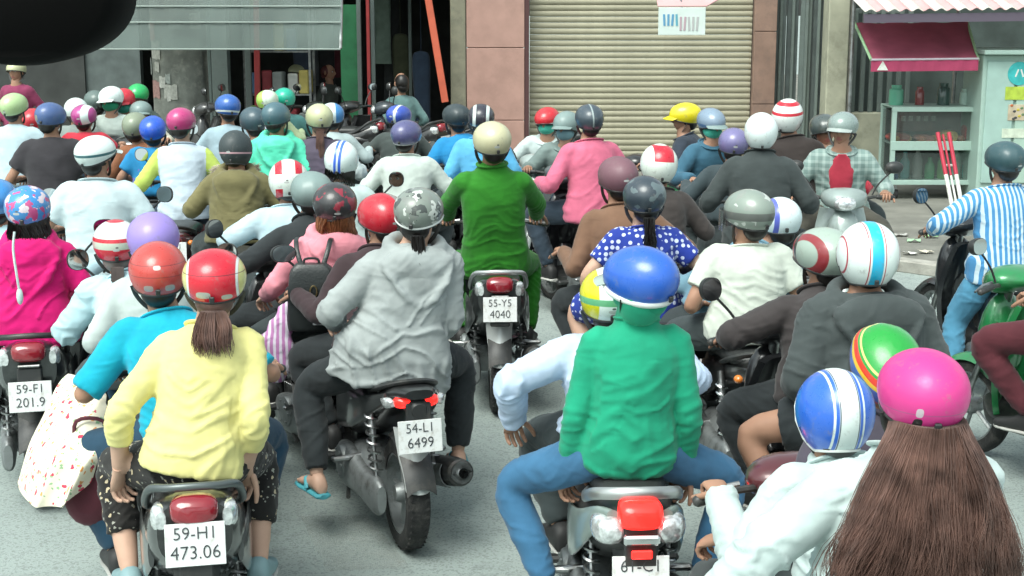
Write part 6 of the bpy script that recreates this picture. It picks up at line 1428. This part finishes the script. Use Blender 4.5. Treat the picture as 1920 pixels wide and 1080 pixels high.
bb = far('rider in mint green raincoat with slate teal helmet', 518, 214, 1.46, cl('#5fe0bc', 'mint_raincoat', rough=.5), hmat('helm_slate_teal', H('#4a6c76', .9), rough=.35), 4, hood=True, seat='p', blabel='dark motorbike under the mint green raincoat', detail=1, sw=1.08, off=.02)
far('driver with dark slate helmet ahead of the mint green raincoat', 474, 222, 1.38, cl('#7f8f90', 'grey_shirt_far'), hmat('helm_dark_slate', H('#3f5660', .9), rough=.4), 4, bike=bb)
far('rider with lime and white helmet far behind the mint raincoat', 502, 186, 1.34, cl('#a8b890', 'pale_olive_top'), hmat('helm_lime_white', H('#dcecd8', .95), [('x', -.06, .04, H('#a8d060'))]), 4, blabel='grey motorbike under the lime and white helmet', body=(.1, .1, .1))
far('rider with emerald helmet far behind the mint raincoat', 533, 182, 1.34, cl('#4a7a78', 'dull_teal_top'), hmat('helm_emerald', H('#22b094', .95)), 4, blabel='grey motorbike under the emerald helmet', body=(.1, .1, .1))
far('woman in dark top with yellow collar, cream helmet and long brown ponytail', 598, 217, 1.44, cl('#5a5262', 'dusk_top'), HCREAM, 0, hair='tail', hairm=HAIRBR, hlen=1.25, blabel='dark motorbike under the cream helmet and ponytail', detail=1, skin=2, slcol=cl('#c4d0d0', 'pale_sleeve'))
far('rider with pale blue split helmet behind the cream helmet', 622, 212, 1.34, cl('#b4c4c4', 'pale_grey_top'), hmat('helm_split_blue', H('#d8e8e8', .95), [('x', .07, .04, H('#3f86c0'))]), 0, blabel='dark motorbike under the pale blue split helmet')
far('rider in white blouse with white helmet and twin blue stripes', 640, 292, 1.38, wm, hmat('helm_twin_blue', H('#e4f2f0', .95), [('x', .017, .010, H('#3a6ad8'), True)]), 4, helmet='open', hscale=.9, blabel='dark motorbike under the twin blue striped helmet', hair='bob', skin=2)
far('rider in pale blue shirt with white helmet and two red patches', 541, 330, 1.38, clw('#d0ecf6', 'ice_shirt'), hmat('helm_red_patches', H('#e4efe6', .95), [('x', .062, .022, RED_, True), ('z', .0, .045, H('#e4efe6', .95))]), 12, helmet='open', hscale=.92, blabel='dark scooter under the red patched helmet', style='round', detail=1, sw=1.1, off=.022, wr=.009, elbow={-1: A(-1, -.3, -.5), 1: A(.7, -.3, -.5)})
far('man in white shirt with dark violet helmet', 762, 247, 1.40, clw('#e0ece4', 'white_shirt_b'), HDPURP, 4, blabel='dark motorbike under the white shirt and dark violet helmet', detail=1, sw=1.12, off=.016, rim=RIMG)
far('rider in grey coat with ultramarine helmet behind the white shirt', 748, 214, 1.30, cl('#4a5250', 'dark_grey_coat'), hmat('helm_ultramarine', H('#3a56b4', .95), [('x', .02, .012, WHT)]), 4, blabel='dark motorbike under the ultramarine helmet')
bb = far('man in sky blue shirt with black helmet and white stripes', 902, 216, 1.45, cl('#62b4e0', 'sky_shirt'), hmat('helm_black_stripes', (.03, .03, .045), [('x', .055, .013, WHT, True)]), 12, seat='p', blabel='dark motorbike under the sky blue shirt', detail=1, sw=1.12, off=.016, hyaw=D(-12))
far('man in cerulean shirt with matt dark helmet ahead of the sky blue shirt', 855, 214, 1.42, cl('#2a8cc4', 'cerulean_shirt'), HDK, 12, bike=bb, sw=1.08)
far('masked rider facing the crowd with scarlet helmet and turquoise mask', 1026, 220, 1.32, cl('#c4d2d0', 'pale_coat_b'), hmat('helm_scarlet', H('#cc2a34', .95), [('z', -.01, .012, WHT)]), 168, mask=mk, blabel='pale scooter of the rider with turquoise mask', style='round', body=H('#a8b4b0'), legs=cl('#5a6a68', 'grey_trousers'), detail=1)
far('rider facing the crowd in grey jacket with peaked grey helmet', 1062, 230, 1.34, cl('#7c8c88', 'grey_jacket_far'), HGREY, 176, peak=HGREY, mask=cl('#8ab0b8', 'pale_mask'), blabel='grey scooter of the peaked grey helmet', style='round', body=(.12, .13, .13), detail=1)
far('man in pink long sleeved shirt with dark helmet', 1105, 217, 1.50, cl('#d8708c', 'pink_shirt'), hmat('helm_gunmetal', H('#43505a', .85), [('x', .0, .006, (.3, .36, .36))], rough=.3), 24, blabel='dark motorbike turned left under the pink shirt', detail=1, sw=1.12, off=.018, hem=1.1, hem_t=-.2, wr=.008, legs=cl('#33404c', 'dark_slate_jeans'), feet={-1: (-.26, .22, .36), 1: (.2, .14, .37)}, body=(.03, .03, .035))
far('rider in dark jacket with white helmet and broad red top', 1235, 300, 1.42, cl('#46403e', 'dark_umber_jacket'), hmat('helm_white_red_top', H('#e6efe6', .95), [('z', .085, .05, RED_), ('x', -.095, .035, H('#e6efe6', .95)), ('x', .105, .028, H('#e6efe6', .95)), ('z', -.02, .03, H('#e6efe6', .95))]), 4, helmet='open', hscale=.95, blabel='dark motorbike under the red topped helmet', detail=1)
far('rider looking left with yellow peaked helmet', 1284, 212, 1.40, cl('#343c48', 'navy_jacket'), hmat('helm_yellow', H('#e0d020', .95)), 70, peak=mat('yellow_peak', H('#e0d020', .9), .35), blabel='dark motorbike under the yellow peaked helmet', detail=1)
far('masked rider in denim jacket with grey blue helmet', 1334, 224, 1.42, cl('#3f6a80', 'denim_jacket'), hmat('helm_grey_blue', H('#8498ac', .9), [('z', .0, .012, H('#4a6a90'))]), 205, mask=mk, peak=HGREY, blabel='green scooter of the masked rider in denim', style='round', body=H('#2a8a50'), detail=1, hyaw=D(-5))
far('rider with dusty violet helmet beside the white helmet', 1375, 264, 1.34, cl('#3e4a4e', 'slate_coat'), hmat('helm_dusty_violet', H('#7c76a4', .9)), 2, blabel='dark motorbike under the dusty violet helmet')
far('man in dark charcoal jacket with plain white helmet', 1427, 239, 1.52, cl('#3f4646', 'charcoal_jacket_b'), hmat('helm_plain_white', H('#e4f0ee', .95)), -4, helmet='open', hscale=.94, blabel='dark motorbike under the plain white helmet', detail=1, sw=1.15, off=.022, collar=True, wr=.008)
far('man in dark brown tee shirt with white helmet and red bands', 1477, 211, 1.52, cl('#38312f', 'black_brown_tee'), hmat('helm_white_red_band', H('#e8eeea', .95), [('z', .045, .011, RED_), ('z', .115, .012, RED_)]), -12, 'short', seatoff=(.13, 0, SEAT_D), helmet='open', hscale=.95, blabel='dark motorbike under the red banded white helmet', detail=1, sw=1.12, hair='short', hyaw=D(-18))
bb = far('man facing the crowd in open denim jacket and red tee with grey peaked helmet', 1580, 232, 1.46, cl('#7d948f', 'washed_denim', pattern='check', colors=[H('#a8bab4', .9)], scale=2.2), hmat('helm_grey_gloss', H('#8a9a96', .9), rough=.15), 172, peak=mat('clear_grey_peak', (.35, .4, .38), .15), blabel='pale scooter ridden towards the crowd by the man in denim', style='round', body=H('#9aa8a4'), detail=1, sw=1.15, off=.016, legs=cl('#56544c', 'drab_trousers'), hyaw=D(-18))
t_, inf_ = LASTP[0]; b = MB(); sp_ = inf_['sp']
R_ = []
for q_, wd_ in ((.2, .06), (.45, .085), (.65, .09), (.8, .075), (.92, .03)): c_ = sp_(q_) + A(0, .118 if q_ < .8 else .085, 0); a_ = np.linspace(0, 2 * math.pi, 16, endpoint=False); R_.append(c_ + np.stack([wd_ * np.cos(a_), .03 * np.sin(a_), 0 * a_], 1))
b.rings(R_); obj('tee_shirt', b, cl('#b83a4c', 'red_tee_front'), t_, 60)
far('passenger in red shirt with dark helmet behind the man in denim', 1546, 236, 1.40, cl('#c03444', 'red_shirt_b'), hmat('helm_dark_grey_b', H('#4c5654', .9)), 172, seat='p', bike=bb)
# people at the shop front, standing
def stander(label, px, py, Y, top, legs_, hair='short', yaw=180, helmet=None, hm=None, z0=.1, **kw):
    h = unproj(px, py, Y); hgt = h[2]
    return person(label, None, h, 'p', 1, top, 'long', legs=legs_, helmet=helmet, hm=hm, standalone=((h[0], h[1], 0), D(yaw)), seatoff=(0, 0, hgt - .035 - .085 - .60), feet={-1: (-.10, .02, z0 + .1), 1: (.10, .02, z0 + .1)}, knees={-1: A(0, 1, 0), 1: A(0, 1, 0)}, hands={-1: (-.20, .12, .05), 1: (.20, .12, .05)}, detail=0, **kw)
stander('shopkeeper in dark clothes with pale cap standing in the shop doorway', 557, 132, 20.2, cl('#2a2e30', 'shop_dark'), blackc, yaw=150, helmet='cap', hm=HCREAM)
stander('person in grey jacket with dark red hair standing before the shop', 615, 130, 20.3, cl('#5a605a', 'shop_grey'), darkg, yaw=250, hairm=mat('hair_dark_red', (.10, .02, .02), .5))
stander('person in pale teal jacket bending over the parked motorbikes', 752, 150, 17.6, cl('#6a8a88', 'pale_teal_jacket'), darkg, yaw=30)
stander('person in maroon shirt with cream cap far back on the pavement', 30, 128, 17.5, cl('#8a3a5a', 'maroon_shirt_far'), darkg, yaw=170, helmet='cap', hm=HCREAM)
# parked motorbikes along the shop
for k, (px, yw_, bd, lb) in enumerate([(600, 75, (.02, .02, .022), 'black parked motorbike nearest the goods rack'), (672, 98, (.03, .035, .03), 'dark green parked motorbike before the green panel'), (725, 62, (.025, .025, .025), 'black parked motorbike beside the pale teal jacket'), (800, 100, (.05, .06, .07), 'slate parked motorbike before the dark doorway'), (470, 85, (.06, .06, .06), 'grey parked motorbike beside the thick red post')]):
    x = fx(px, 16.9, 300); t = make_bike(lb, (x, 16.9 + .25 * (k % 2)), D(yw_), 'cub' if k % 2 else 'round', bd, None, None, detail=1, group='motorbikes parked along the shop'); t.location.z = .1
run_jobs()
finish_text()
